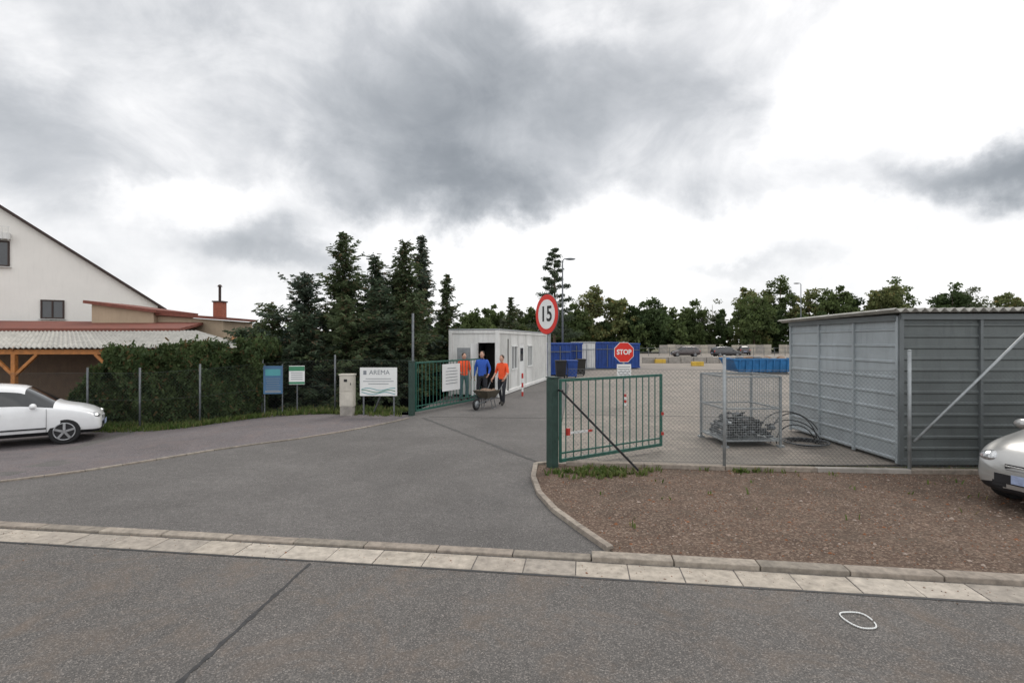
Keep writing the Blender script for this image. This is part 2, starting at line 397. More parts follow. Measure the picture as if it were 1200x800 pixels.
def scatter_stones(name,n,region,mats,smin,smax,zo,big=2.0):
    V=[];F=[];mi=[]
    base=np.array([(1,0,0),(-1,0,0),(0,1,0),(0,-1,0),(0,0,1),(0,0,-1)],float)
    fc=[(0,2,4),(2,1,4),(1,3,4),(3,0,4),(2,0,5),(1,2,5),(3,1,5),(0,3,5)]
    for k in range(n):
        x,y=region(); s=random.uniform(smin,smax)*(1 if random.random()<.96 else big)
        A=base*(s*np.array([1,random.uniform(.6,1),random.uniform(.4,.7)]))*rng.uniform(.8,1.2,(6,1))
        t=random.uniform(0,6.28); c,s_=math.cos(t),math.sin(t)
        A=A@np.array([[c,s_,0],[-s_,c,0],[0,0,1]])+np.array([x,y,zf(x,y)+zo])
        o=len(V); V+=A.tolist(); F+=[(a+o,b+o,c_+o) for a,b,c_ in fc]; mi+=[random.randrange(len(mats))]*8
    return np_obj(name,np.array(V),np.array(F),mats,mi)
st=[M('stone_a',(.25,.18,.14),.85),M('stone_b',(.12,.085,.065),.85),M('stone_c',(.32,.26,.22),.85),M('dry_leaf',(.20,.08,.035),.8)]
def rv():
    while True:
        x=random.uniform(.5,11);y=random.uniform(3.9,8.95)
        if y>ln(x,5.45)+.04 and (y>8.2 or x>.45+ max(0,(8-y))*.24): return x,y
scatter_stones('gravel',11000,rv,st,.004,.014,.032,2.4)
def rv2():
    x=random.uniform(-10,11); return x,ln(x,5.2)-abs(random.gauss(0,.25))+.02
scatter_stones('roadside_grit',900,rv2,st,.003,.008,.006)
def rv3():
    x=random.uniform(-9,9); return x,random.uniform(2.0,4.8)
scatter_stones('road_grit',400,rv3,st,.002,.004,.003)
def grass(name,pts,h,mats,wid=.006,lean=.5):
    V=[];F=[]
    for x,y,z,k in pts:
        for _ in range(k):
            a=random.uniform(0,6.28);r=abs(random.gauss(0,.05));bx=x+math.cos(a)*r;by=y+math.sin(a)*r
            hh=h*random.uniform(.4,1.2);a2=random.uniform(0,6.28);l=hh*lean*random.random()
            tx,ty=bx+math.cos(a2)*l,by+math.sin(a2)*l; px,py=-math.sin(a2)*wid,math.cos(a2)*wid
            o=len(V); mx,my=(bx*.6+tx*.4),(by*.6+ty*.4)
            V+=[(bx-px,by-py,z),(bx+px,by+py,z),(mx+px,my+py,z+hh*.6),(mx-px,my-py,z+hh*.6),(tx,ty,z+hh)]
            F+=[(o,o+1,o+2,o+3),(o+3,o+2,o+4,o+4)]
    me=bpy.data.meshes.new(name)
    me.from_pydata(V,[],[f if f[3]!=f[2] else f[:3] for f in F]); me.materials.append(mats); me.update()
    return link(bpy.data.objects.new(name,me))
m_grass=leafmat('grass_blades',(.07,.12,.025),(.16,.19,.06),1.5,(.25,.2,.1))
pts=[]
for _ in range(90): pts.append((random.gauss(1.45,.38),random.gauss(8.45,.17),.03,9))
for _ in range(45): x=random.uniform(1,12); pts.append((x,8.9-.04*x+random.gauss(0,.06)-.12,.03,5))
for _ in range(12): pts.append((random.gauss(3.95,.15),8.5,.03,7))
for _ in range(30): x=random.uniform(1.,10);y=random.uniform(6,8.4); pts.append((x,y,.03,2))
grass('weeds',pts,.085,m_grass,.012,1.2)
fence_l=[(-3.0,15.5),(-5.6,16.2),(-7.75,15.9),(-9.2,15.1),(-10.9,15.0),(-12.6,15.2),(-18,16.5),(-26,17)]
def fl(t):
    i=min(int(t),len(fence_l)-2);a=fence_l[i];b=fence_l[i+1];k=t-i
    return a[0]+(b[0]-a[0])*k,a[1]+(b[1]-a[1])*k
pts=[]
for _ in range(2400):
    x,y=fl(random.uniform(.1,6)); y-=random.uniform(-.9,.75); pts.append((x,y,zf(x,y)-.02,4))
grass('grass_verge',pts,.16,m_grass,.012,.8)

mb=MB(); pp=[]
for i in range(33):
    t=i/32*2*math.pi; pp.append((2.73+.105*math.cos(t)+.01*math.sin(2*t),4.03+.13*math.sin(t)+.012*math.sin(3*t),.010))
mb.tube(pp[:32],.006,6); mb.obj('cable_loop',[m_white],smooth=True)

# ------------------------------------------------------------ fences
def chain(mb,a,b,z0,z1,mi,sp=.06,r=.0018):
    a=Vector((a[0],a[1]));b=Vector((b[0],b[1]));L=(b-a).length;h=z1-z0;d_=(b-a)/L
    za=zf(*a);zb_=zf(*b)
    def pt(s,t):
        q=a+d_*s; return (q.x,q.y,z0+t+za+(zb_-za)*s/L)
    s=-h
    while s<L:
        s0=max(s,0);s1=min(s+h,L)
        if s1>s0:
            mb.cyl(pt(s0,s0-s),pt(s1,s1-s),r,r,3,mi,False)
            mb.cyl(pt(s0,h-(s0-s)),pt(s1,h-(s1-s)),r,r,3,mi,False)
        s+=sp
    for t in(.02,h/2,h): mb.cyl(pt(0,t),pt(L,t),.0028,.0028,4,mi,False)
mb=MB()
for a,b in zip(fence_r[:-1],fence_r[1:]): chain(mb,a,b,.12,1.72,0,.07,.0020)
for (x,y),h in zip(fence_r[1:],(1.95,2.05,2.42,2.0)):
    mb.cyl((x,y,0),(x,y,h),.027,.027,12,1); mb.ell((x,y,h),(.03,.03,.02),1)
mb.cyl((6.62,8.43,.55),(8.42,8.38,2.35),.022,.022,8,1)
mb.obj('chain_link_fence',[m_wire,m_galv],smooth=True)
mb=MB()
for a,b in zip(fence_l[:-1],fence_l[1:]): chain(mb,a,b,.03,1.62,0,.10,.0014)
for x,y in fence_l[1:]:
    z=zf(x,y); mb.cyl((x,y,z-.1),(x,y,z+1.78),.028,.028,10,1)
mb.cyl((-3.0,15.5,0),(-3.0,15.5,3.05),.035,.035,10,2)
mb.obj('chain_link_fence',[m_wired,m_galvd,m_galvd],smooth=True)

# ------------------------------------------------------------ gates
def gate(name,hinge,end,z0,z1,nb,post):
    e_=empty(name,(0,0,0))
    h=Vector((*hinge,0));q=Vector((*end,0));d_=(q-h).normalized()
    mb=MB()
    def p(s,z): v=h+(q-h)*s; return (v.x,v.y,z)
    for z,w_ in((z0,.06),(z1,.05)): mb.beam(p(0.02,z),p(1,z),.04,w_)
    for zz_ in(z0+.13,): mb.beam(p(0.02,zz_),p(1,zz_),.03,.03)
    for s in(.02,1): mb.beam(p(s,z0-.03),p(s,z1+.025),.05,.05)
    for i in range(1,nb): mb.beam(p(i/nb,z0+.02),p(i/nb,z1-.02),.02,.02)
    mb.obj('leaf',[m_green],e_,bevel=.003)
    mb=MB(); pc=h-d_*.12
    a_=math.atan2(d_.y,d_.x)
    mb.box((pc.x,pc.y,(z1+.02)/2),(post,post,z1+.06),0,a_); mb.box((pc.x,pc.y,z1+.06),(post+.02,post+.02,.02),0,a_)
    for z in(z0+.2,z1-.2): mb.cyl(tuple(h-d_*.04+Vector((0,0,z-.06))),tuple(h-d_*.04+Vector((0,0,z+.06))),.018,.018,8,0)
    mb.obj('post',[m_greend],e_,bevel=.004)
    return e_,d_,p
g,d_,p=gate('gate',(.80,8.92),(3.01,10.35),.12,1.52,15,.15)
mb=MB(); mb.beam((.84,8.72,1.36),(2.1,8.5,.06),.035,.035); mb.beam((.80,8.85,1.36),(.86,8.70,1.36),.03,.03); mb.obj('stay_bar',[m_black],g)
mb=MB(); 
for i in range(5): mb.beam((1.0+i*.09,8.98+i*.055-.02,.60-i*.0),(1.088+i*.09,9.035+i*.055-.02,.60),.012,.04,0 if i<4 else 1)
mb.box((.98,8.96,.62),(.06,.05,.12),1,.57)
mb.box((3.03,10.32,.75),(.05,.05,.06),1); mb.box((3.03,10.32,.35),(.05,.05,.06),1)
mb.obj('latch_plate',[m_white,m_redp],g)
g2,d2,p2=gate('gate',(-2.92,15.3),(-1.19,18.75),.12,1.56,20,.14)
mb=MB(); c=Vector(p2(.5,1.02)); mb.box((c.x+.04,c.y-.02,c.z),(1.05,.012,.88),0,math.atan2(d2.y,d2.x)); mb.obj('notice_board',[m_white],g2)
mb=MB(); a_=math.atan2(d2.y,d2.x)
for i in range(6): mb.box((c.x+.055,c.y-.028,c.z+.3-i*.1),(.7 if i else .5,.004,.02),0,a_)
mb.obj('notice_print',[m_signgrey],g2)
mb=MB(); q=p2(1,0); mb.box((q[0],q[1]-.04,.8),(.08,.04,.12),0); mb.box((q[0],q[1]-.04,.3),(.08,.04,.12),0); mb.obj('reflectors',[m_redp],g2)

# ------------------------------------------------------------ signs
def disc(mb,r,y0,th,mi,n=40,cx=0,cz=0,ph=0,sx_=1):
    vs=[];
    for yy in(y0,y0+th):
        for i in range(n):
            t=2*math.pi*i/n+ph; vs.append((cx+r*math.cos(t)*sx_,yy,cz+r*math.sin(t)))
    fs=[(i,(i+1)%n,n+(i+1)%n,n+i) for i in range(n)]+[tuple(range(n)),tuple(range(n,2*n))[::-1]]
    mb.add(vs,fs,mi)
e1=empty('speed_limit_sign',(.60,8.86,0),R(-60))
mb=MB(); mb.cyl((0,.05,0),(0,.05,3.02),.03,.03,12,0); mb.box((0,.03,2.55),(.08,.03,.04),0);mb.box((0,.03,2.8),(.08,.03,.04),0); mb.obj('pole',[m_galv],e1,smooth=False)
mb=MB(); disc(mb,.35,0,.015,0,48,0,2.67); disc(mb,.343,-.004,.004,1,48,0,2.67); disc(mb,.255,-.008,.004,2,48,0,2.67); mb.obj('disc',[m_galvd,m_red,m_white],e1)
text('15',.37,m_txt,(0,-.012,2.665),0,e1,off=.006)
e2=empty('stop_sign',(3.85,17.6,0),R(6))
mb=MB(); mb.cyl((0,.04,0),(0,.04,2.2),.03,.03,10,0); mb.obj('pole',[m_galv],e2)
mb=MB(); disc(mb,.37,0,.012,0,8,0,1.83,math.pi/8); disc(mb,.352,-.004,.004,1,8,0,1.83,math.pi/8); mb.obj('octagon',[m_white,m_red],e2)
text('STOP',.235,m_white,(0,-.008,1.83),0,e2,off=.008,sx=.92)
mb=MB(); mb.box((0,0,1.21),(.5,.012,.42),0)
for i in range(4): mb.box((0,-.009,1.33-i*.085),(.36 if i%2 else .42,.004,.022),1)
mb.obj('supplementary_plate',[m_white,m_signgrey],e2)
mb=MB()
for i in range(4): mb.cyl((.03,-.05,.1*i),(.03,-.05,.1*(i+1)),.04,.04,10,i%2)
mb.obj('base_sleeve',[m_white,m_redp],e2)

e3=empty('company_board',(-3.95,15.15,0),0)
mb=MB(); mb.box((0,0,1.01),(1.10,.02,.84),0)
mb.obj('panel',[m_white],e3,bevel=.004)
mb=MB(); mb.beam((-.45,.04,0),(-.45,.04,1.4),.04,.04,0); mb.beam((.1,.04,.7),(-.25,.35,.02),.035,.035,0);mb.beam((.45,.04,0),(.45,.04,1.4),.04,.04,0); mb.obj('legs',[m_galvd],e3)
text('AREMA',.19,m_signgrey,(.03,-.013,1.28),0,e3)
mb=MB(); mb.box((-.40,-.013,1.28),(.09,.004,.12),0)
for k,(c0,mi) in enumerate(((.80,1),(.74,2),(.68,1))):
    vs=[];
    for i in range(25):
        x=-.5+i/24*1.0; z=c0+.035*math.sin(i*.35+k); vs+=[(x,-.014-k*.001,z),(x,-.014-k*.001,z-.02)]
    mb.add(vs,[(2*i,2*i+1,2*i+3,2*i+2) for i in range(24)],mi)
for i,wd in enumerate((.75,.9,.6)): mb.box((0,-.013,1.10-i*.075),(wd,.004,.018),0)
mb.obj('print',[m_signgrey,m_teal,m_signgreen],e3)
e4=empty('information_board',(-7.35,15.75,0),R(8))
mb=MB(); mb.box((0,0,1.02),(.56,.015,.86),0); mb.box((0,-.01,1.25),(.44,.004,.2),1)
for i in range(6): mb.box((0,-.01,1.06-i*.07),(.42-.03*(i%3),.004,.012),2)
mb.box((.0,-.010,.66),(.46,.004,.05),2); mb.obj('panel',[m_signblue,m_teal,m_signgrey],e4)
mb=MB(); mb.cyl((-.26,.05,-.3),(-.26,.05,1.5),.02); mb.cyl((.26,.05,-.3),(.26,.05,1.5),.02); mb.obj('legs',[m_galvd],e4)
e5=empty('notice_sign',(-6.66,15.85,0),R(8))
mb=MB(); mb.box((0,0,1.16),(.46,.015,.58),0); mb.box((0,-.01,1.36),(.46,.004,.14),1); mb.box((0,-.01,.92),(.46,.004,.07),1)
for i in range(4): mb.box((0,-.01,1.23-i*.065),(.34,.004,.018),2)
mb.obj('panel',[m_white,m_signgreen,m_signgrey],e5)
mb=MB(); mb.cyl((0,.04,-.15),(0,.04,1.4),.02); mb.obj('post',[m_galvd],e5)
mb=MB(); x,y=-4.88,15.2
mb.box((x,y,.14),(.36,.28,.30),1); mb.box((x,y,.74),(.40,.25,.92),0); mb.box((x,y,1.22),(.44,.29,.04),0)
mb.box((x,y-.13,.95),(.34,.012,.42),0); mb.box((x,y-.13,.5),(.34,.012,.38),0); mb.box((x+.13,y-.14,.95),(.02,.015,.06),2); mb.box((x-.02,y-.138,1.05),(.1,.004,.08),2)
mb.obj('utility_cabinet',[M('cabinet_grp',(.50,.47,.41),.6,dirt=.3),m_conc,m_txt],bevel=.008)

# ------------------------------------------------------------ office container
cb=empty('office_container',(-.57,20.0,0),0); cb.rotation_euler=(0,0,R(-15.5))
W_=1.95;LL=9.2;H_=2.62
mb=MB()
dx0,dx1=-.80,-.10
def wb(x0,x1,y0,y1,z0,z1,mi=0): mb.box(((x0+x1)/2,(y0+y1)/2,(z0+z1)/2),(x1-x0,y1-y0,z1-z0),mi)
wb(-W_,dx0,0,.06,.1,H_);wb(dx1,0,0,.06,.1,H_);wb(dx0,dx1,0,.06,2.15,H_)
wb(-W_,-W_+.06,.06,LL,.1,H_); wb(-W_+.06,-.06,LL-.06,LL,.1,H_)
wins=[(2.0,2.9,1.0,2.0),(4.9,5.8,1.0,2.0)]; doors=[(3.4,4.3,.15,2.1)]
ops=sorted(wins+doors); yc=.06
for a,b,z0,z1 in ops:
    wb(-.06,0,yc,a,.1,H_); wb(-.06,0,a,b,.1,z0); wb(-.06,0,a,b,z1,H_); yc=b
wb(-.06,0,yc,LL,.1,H_)
wb(-W_+.06,-.06,.06,LL-.06,.08,.14); 
mb.obj('walls',[m_whited],cb)
mb=MB()
y=.12
while y<LL-.1:
    if not any(a-.05<y<b+.05 for a,b,_,_ in ops): mb.box((.012,y,1.36),(.02,.05,2.3),0)
    y+=.14
mb.obj('corrugation',[m_whited],cb)
mb=MB()
for x,y in((0,0),(-W_,0),(0,LL),(-W_,LL)): mb.box((x,y,H_/2+.02),(.14,.14,H_),0)
mb.box((-W_/2,0,H_-.02),(W_,.10,.16),0); mb.box((0,LL/2,H_-.02),(.10,LL,.16),0); mb.box((0,LL/2,.1),(.10,LL,.14),0); mb.box((-W_/2,LL/2,H_+.05),(W_+.15,LL+.15,.05),1)
mb.obj('frame',[m_whited,m_galv],cb,bevel=.01)
mb=MB()
for a,b,z0,z1 in wins:
    mb.box((-.03,(a+b)/2,(z0+z1)/2),(.01,b-a,z1-z0),0)
    for yy in(a,b,(a+b)/2): mb.box((.01,yy,(z0+z1)/2),(.07,.05,z1-z0+.05),1)
    for q_ in(z0,z1): mb.box((.012,(a+b)/2,q_),(.07,b-a+.05,.05),1)
for a,b,z0,z1 in doors: mb.box((-.03,(a+b)/2,(z0+z1)/2),(.03,b-a,z1-z0),1); mb.box((-.01,(a+b)/2,1.6),(.02,.5,.6),0)
mb.box((dx0-.02,-.38,1.12),(.04,.72,2.0),1)
mb.box((-1.4,-.01,1.5),(.55,.03,.9),2); mb.box((-.45,1.4,1.2),(1.0,.05,2.2),3);  # last box: near-black panel behind the doorway, painted stand-in for the room's shade
mb.obj('windows_and_doors',[m_glass,m_white,m_galv,m_dark],cb)
mb=MB(); mb.box((-.45,-.35,.07),(.9,.5,.14),0); mb.obj('step',[m_galvd],cb)

for (x,y,h) in((.42,20.6,.9),):
    mb=MB()
    for i in range(5): mb.cyl((x,y,h*i/5),(x,y,h*(i+1)/5),.04,.04,12,i%2)
    mb.ell((x,y,h),(.04,.04,.03),0); mb.obj('bollard',[m_redp,m_white])

# ------------------------------------------------------------ containers in yard
def container(name,x0,x1,y0,y1,h,mat,rib=.25,lid=True,trim=None):
    mb=MB(); cx_,cy=(x0+x1)/2,(y0+y1)/2
    mb.box((cx_,cy,h/2+.08),(x1-x0,y1-y0,h-.1),0)
    n=int((x1-x0)/rib)
    for i in range(n+1):
        mb.box((x0+(x1-x0)*i/n,y0-.03,h/2+.05),(.07,.06,h-.2),0)
    n=int((y1-y0)/.5)
    for i in range(n+1):
        mb.box((x0-.03,y0+(y1-y0)*i/n,h/2+.05),(.06,.08,h-.2),0)
    for z in(.12,h): mb.box((cx_,cy,z),(x1-x0+.16,y1-y0+.16,.12),0 if trim is None else 1)
    if lid: mb.cyl((x0,y0-.08,h*.75),(x1,y0-.08,h*.75),.03,.03,8,1); mb.box((cx_,y0-.07,h*.5),(.05,.05,h-.3),1)
    mb.obj(name,[mat,trim or m_galvd],bevel=.01)
container('waste_container',2.45,3.75,33,39,2.05,m_blue)
container('waste_container',4.15,4.9,36,40,2.05,m_blue)
container('storage_container',5.25,6.45,40,45,2.12,m_whited,.2,trim=m_galv)
container('waste_container',6.75,8.5,41,46,2.1,m_blue)
container('waste_container',8.6,10.3,41.5,46,2.0,m_blue)
container('waste_container',10.5,12.2,60,65,2.0,m_blue)
def bin_(x,y,m_):
    mb=MB()
    vs=[(-.26,-.3,.1),(.26,-.3,.1),(.26,.3,.1),(-.26,.3,.1),(-.31,-.36,1.0),(.31,-.36,1.0),(.31,.36,1.0),(-.31,.36,1.0)]
    mb.add(vs,[(0,3,2,1),(0,1,5,4),(1,2,6,5),(2,3,7,6),(3,0,4,7),(4,5,6,7)],0)
    mb.box((0,0,1.04),(.66,.76,.08),0); mb.cyl((-.3,.3,.1),(-.22,.3,.1),.1,.1,12,1); mb.cyl((.22,.3,.1),(.3,.3,.1),.1,.1,12,1); mb.cyl((-.28,.4,1.02),(.28,.4,1.02),.02,.02,8,1)
    mb.obj('wheeled_bin',[m_,m_rubber],loc=(x,y,0),bevel=.015)
bin_(2.9,30.5,m_black); bin_(3.6,30.8,m_blue); bin_(4.4,33,m_dark)
mb=MB(); x0,x1,y0,y1,h=14.9,19.2,34.5,36.8,1.0
vs=[(x0+.4,y0+.1,.15),(x1-.1,y0+.1,.15),(x1-.1,y1-.1,.15),(x0+.4,y1-.1,.15),(x0,y0,h),(x1,y0,h),(x1,y1,h),(x0,y1,h)]
mb.add(vs,[(0,3,2,1),(0,1,5,4),(1,2,6,5),(2,3,7,6),(3,0,4,7)],0)
for i in range(9): xx=x0+.45+i*(x1-x0-.6)/8; mb.beam((xx,y0+.04,.15),(xx,y0-.03,h-.05),.09,.06,0)
for a,b in(((x0,y0),(x1,y0)),((x0,y1),(x1,y1)),((x0,y0),(x0,y1)),((x1,y0),(x1,y1))): mb.beam((a[0],a[1],h),(b[0],b[1],h),.12,.1,0)
mb.box(((x0+x1)/2,(y0+y1)/2,.75),(x1-x0-.5,y1-y0-.2,.1),1); mb.box(((x0+x1)/2,y0+.3,.08),(x1-x0-1,.15,.14),1)
mb.obj('skip',[m_skip,m_galvd])
mb=MB()
for k in range(40): mb.ell((random.uniform(15.3,18.9),random.uniform(34.9,36.4),.85+random.random()*.25),(.3,.2,.12),random.randrange(3),6,5)
mb.obj('skip_rubble',[m_tan,m_conc,m_galvd])
for (x,y) in((16.8,46),(15.2,52)):
    mb=MB()
    for i in range(3): mb.box((x+i*.35-.5,y,.2),(.35,.4,.4),0)
    mb.obj('barrier_block',[m_yellow,m_txt],bevel=.02)
mb=MB()
for i in range(12): mb.box((14+i*1.3,52.5,.3),(1.25,.5,.6),0)
mb.obj('concrete_blocks',[m_conc],bevel=.03)
mb=MB()
for i in range(24):
    if i in(7,8,14): continue
    mb.box((27.5+i*1.5,93+.1*i,.8),(1.45,.2,random.uniform(1.5,1.75)),i%2)
mb.obj('boundary_wall',[m_conc,M('wall_panel',(.36,.33,.28),.9,var=.2,scale=1)])
mb=MB()
for i in range(40): x=8+i*1.6; mb.cyl((x,78,0),(x,78,1.3),.04,.04,6,0)
mb.beam((8,78,1.2),(72,78,1.2),.04,.05,0);mb.beam((8,78,.6),(72,78,.6),.04,.04,0)
mb.obj('yard_railing',[m_galvd])
mb=MB()
for k in range(26):
    x=random.uniform(21,29);y=random.uniform(54,58); s=random.uniform(.3,.8)
    mb.ell((x,y,.15),(s,s*.8,s*.7),random.randrange(2),7,5)
mb.obj('rubble_pile',[m_conc,m_tan])

def lamp(x,y,h,arm,sgn=1):
    mb=MB(); mb.cyl((x,y,0),(x,y,h),.09,.05,10,0)
    mb.tube([(x,y,h),(x+sgn*arm*.5,y,h+.15),(x+sgn*arm,y,h+.15)],.035,8,0)
    mb.ell((x+sgn*(arm+.3),y,h+.13),(.42,.16,.09),1)
    mb.obj('street_lamp',[m_galvd,m_galvd],smooth=True)
lamp(3.95,40,8.5,.3); lamp(39.5,70,10,.3,-1)

# ------------------------------------------------------------ mesh pallet cage with scrap
cg=empty('mesh_pallet_cage',(4.42,10.62,0),R(3))
mb=MB(); a=1.18;h0,h1=.14,1.47
for x in(0,a):
    for y in(0,a):
        mb.beam((x,y,0),(x,y,h1),.045,.045,0); mb.box((x,y,.02),(.12,.12,.04),0)
for z in(h0,.8,h1):
    for p0,p1 in(((0,0),(a,0)),((a,0),(a,a)),((a,a),(0,a)),((0,a),(0,0))): mb.beam((*p0,z),(*p1,z),.03,.035,0)
mb.box((a/2,a/2,h0-.01),(a,a,.02),0)
for k in range(1,24):
    t=a*k/24
    for p0,p1 in(((t,0),(t,0)),((t,a),(t,a)),((0,t),(0,t)),((a,t),(a,t))): mb.cyl((*p0,h0),(*p1,h1),.003,.003,3,0,False)
z=h0
while z<h1:
    for p0,p1 in(((0,0),(a,0)),((a,0),(a,a)),((a,a),(0,a)),((0,a),(0,0))): mb.cyl((*p0,z),(*p1,z),.003,.003,3,0,False)
    z+=.05
mb.obj('frame',[m_galv],cg)
mb=MB()
for k in range(260):
    x=random.uniform(.1,1.08);y=random.uniform(.1,1.05);z=.2+random.random()*.42*(1-abs(x-.6))
    t=random.random()
    dv=Vector((random.gauss(0,1),random.gauss(0,1),random.gauss(0,.4))).normalized()*random.uniform(.05,.22)
    c=Vector((x,y,z)); p1=c+dv; p1.x=min(max(p1.x,.06),1.12);p1.y=min(max(p1.y,.06),1.12)
    mi_=random.choice([0,1,1,1,3,3,1,1,3,2]) if k%9==0 else random.choice([1,1,3,1])
    if t<.5: mb.cyl(c,p1,random.uniform(.01,.04),None,8,mi_)
    elif t<.8: mb.beam(c,p1,random.uniform(.03,.12),.03,mi_)
    else: mb.ell(c,(.06,.08,.05),mi_,8,6)
mb.obj('scrap',[m_galv,m_black,m_white,m_galvd],cg)
mb=MB()
for k in range(4):
    r=.40+.09*k; cx_=6.10+.03*k; cy=11.0+.12*k
    tl=R(20+10*k); pts_=[]
    for i in range(30):
        t=-.1+i/29*(math.pi+.2)
        pts_.append((cx_-r*math.cos(t)*1.05,cy+math.sin(t)*r*math.sin(tl)*.5,max(.02,r*math.sin(t)*(1.0+.3*math.sin(k*2)))))
    mb.tube(pts_,.012,6,0)
for k in range(4):
    pts_=[(6.25+(.3+.05*k)*math.cos(t/20*6.28),10.9+(.32+.04*k)*math.sin(t/20*6.28),.03+.015*k) for t in range(21)]
    mb.tube(pts_,.013,6,0 if k<3 else 1)
mb.obj('hose_coil',[m_black,m_galvd],smooth=True)

# ------------------------------------------------------------ metal shed
sh=empty('metal_shed'); X0,Y0,X1,Y1,Ht=6.88,9.12,12.5,12.6,2.62
mb=MB()
def rib_wall(mb,fixed,axis,a0,a1,z0,z1,mi,pitch=.16,depth=.028,outw=-1):
    vs=[];z=z0;prof=[]
    while z<z1-.001:
        for dz,dp in((0,0),(.02,depth),(.05,depth),(.07,0)):
            if z+dz<=z1: prof.append((z+dz,dp))
        z+=pitch
    prof.append((z1,0))
    for zz_,dp in prof:
        for t in(a0,a1):
            vs.append((fixed+outw*dp,t,zz_) if axis=='y' else (t,fixed+outw*dp,zz_))
    mb.add(vs,[(2*i,2*i+1,2*i+3,2*i+2) for i in range(len(prof)-1)],mi)
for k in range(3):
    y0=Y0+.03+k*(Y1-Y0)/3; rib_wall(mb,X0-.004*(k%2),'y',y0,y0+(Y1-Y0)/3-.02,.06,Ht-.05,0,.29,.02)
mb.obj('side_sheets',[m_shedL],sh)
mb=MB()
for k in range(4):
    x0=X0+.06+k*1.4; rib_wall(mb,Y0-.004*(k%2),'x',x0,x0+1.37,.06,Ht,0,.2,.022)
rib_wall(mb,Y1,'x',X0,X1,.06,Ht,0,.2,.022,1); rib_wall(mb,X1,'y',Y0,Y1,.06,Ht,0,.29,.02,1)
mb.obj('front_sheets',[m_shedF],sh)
mb=MB()
for y in(Y0,Y0+(Y1-Y0)/3,Y0+2*(Y1-Y0)/3,Y1): mb.box((X0-.02,y,Ht/2+.03),(.05,.05,Ht),0)
mb.obj('side_posts',[m_shedL],sh,bevel=.004)
mb=MB()
mb.box((X0+.02,Y0-.02,Ht/2+.03),(.08,.08,Ht+.02),0)
for k in range(1,5): mb.box((X0+.045+k*1.4,Y0-.03,Ht/2+.03),(.05,.05,Ht),0)
mb.beam((X0,Y0-.05,Ht+.02),(X1,Y0-.05,Ht+.02),.05,.10,0); mb.beam((X0-.05,Y0,Ht),(X0-.05,Y1,Ht),.05,.10,0); mb.beam((X0,Y0-.045,.06),(X1,Y0-.045,.06),.05,.08,0)
mb.box((X0+3.0,Y0-.07,1.1),(.03,.04,.15),0)
mb.obj('frame',[m_shedT],sh)
mb=MB(); vs=[]
x=X0-.25
xs_=[]
while x<X1+.3: xs_.append(x); x+=.022
for x in xs_:
    z=Ht+.105+.032*math.sin(x*2*math.pi/.17)+.02*(x-X0)*.4
    vs+=[(x,Y0-.22,z+.03),(x,Y1+.2,z-.02)]
mb.add(vs,[(2*i,2*i+2,2*i+3,2*i+1) for i in range(len(xs_)-1)],0)
ro=mb.obj('roof',[m_roofs],sh,smooth=True); s_=ro.modifiers.new('s','SOLIDIFY'); s_.thickness=.012

# ------------------------------------------------------------ house (gable wall turned toward the street)
hs=empty('house',(-19.9,28.75,0),R(32))
mb=MB(); HW=10.; m_s=.72; ez=4.18
vs=[(-2*HW,0,-1.2),(0,0,-1.2),(0,0,ez),(-HW,0,ez+HW*m_s),(-2*HW,0,ez)]
vs2=[(x,y+11,z) for x,y,z in vs]
mb.add(vs+vs2,[(0,1,2,3,4),(9,8,7,6,5),(0,5,6,1),(1,6,7,2),(4,9,5,0)],0)
mb.obj('walls',[m_wall],hs)
mb=MB(); L_=math.sqrt(1+m_s*m_s)
for s_ in(1,-1):
    top=Vector((-HW,0,ez+HW*m_s+.02)); bot=Vector((-HW+s_*(HW+.35),0,ez-.35*m_s+.02)); nn=Vector((s_*m_s/L_,0,1/L_))*.12
    v=[]
    for q in(top,bot,bot+nn,top+nn): v.append((q.x,-.25,q.z))
    for q in(top,bot,bot+nn,top+nn): v.append((q.x,11.2,q.z))
    mb.add(v,[(0,1,2,3),(7,6,5,4),(0,4,5,1),(1,5,6,2),(2,6,7,3),(3,7,4,0)],0)
mb.obj('roof',[m_dkbrown],hs)
def window(mb,x,z0,z1,w_,y):
    mb.box((x,y,(z0+z1)/2),(w_,.03,z1-z0),0)
    for xx in(x-w_/2,x+w_/2,x): mb.box((xx,y-.02,(z0+z1)/2),(.07,.07,z1-z0+.07),1)
    for z in(z0,z1): mb.box((x,y-.023,z),(w_+.07,.07,.07),1)
    mb.box((x,y-.08,z0-.06),(w_+.2,.16,.03),2)
mb=MB(); window(mb,-4.45,3.4,4.3,.86,-.02); window(mb,-6.6,5.95,7.15,1.0,-.02); window(mb,-13,5.95,7.1,1.2,-.02)
mb.box((-6.6,-.2,7.4),(1.2,.3,.3),2)
for i in range(6): mb.cyl((-7.15+i*.22,-.36,7.2),(-7.15+i*.22,-.36,7.85),.015,.015,5,2)
mb.beam((-7.2,-.36,7.85),(-6.0,-.36,7.85),.03,.03,2)
mb.obj('windows',[m_glass,m_dkbrown,m_whited],hs)
an=empty('annex_building')
mb=MB()
def prism(mb,xa,xb,ya,yb,z0,za,zb2,mi): 
    v=[(xa,ya,z0),(xb,ya,z0),(xb,ya,zb2),(xa,ya,za),(xa,yb,z0),(xb,yb,z0),(xb,yb,zb2),(xa,yb,za)]
    mb.add(v,[(0,1,2,3),(5,4,7,6),(1,5,6,2),(4,0,3,7),(3,2,6,7),(0,4,5,1)],mi)
prism(mb,-19.7,-16.8,24,27,-1.2,3.95,3.55,0); prism(mb,-16.8,-13.7,24.3,27,-1.2,3.42,3.2,0)
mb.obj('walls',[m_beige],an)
mb=MB()
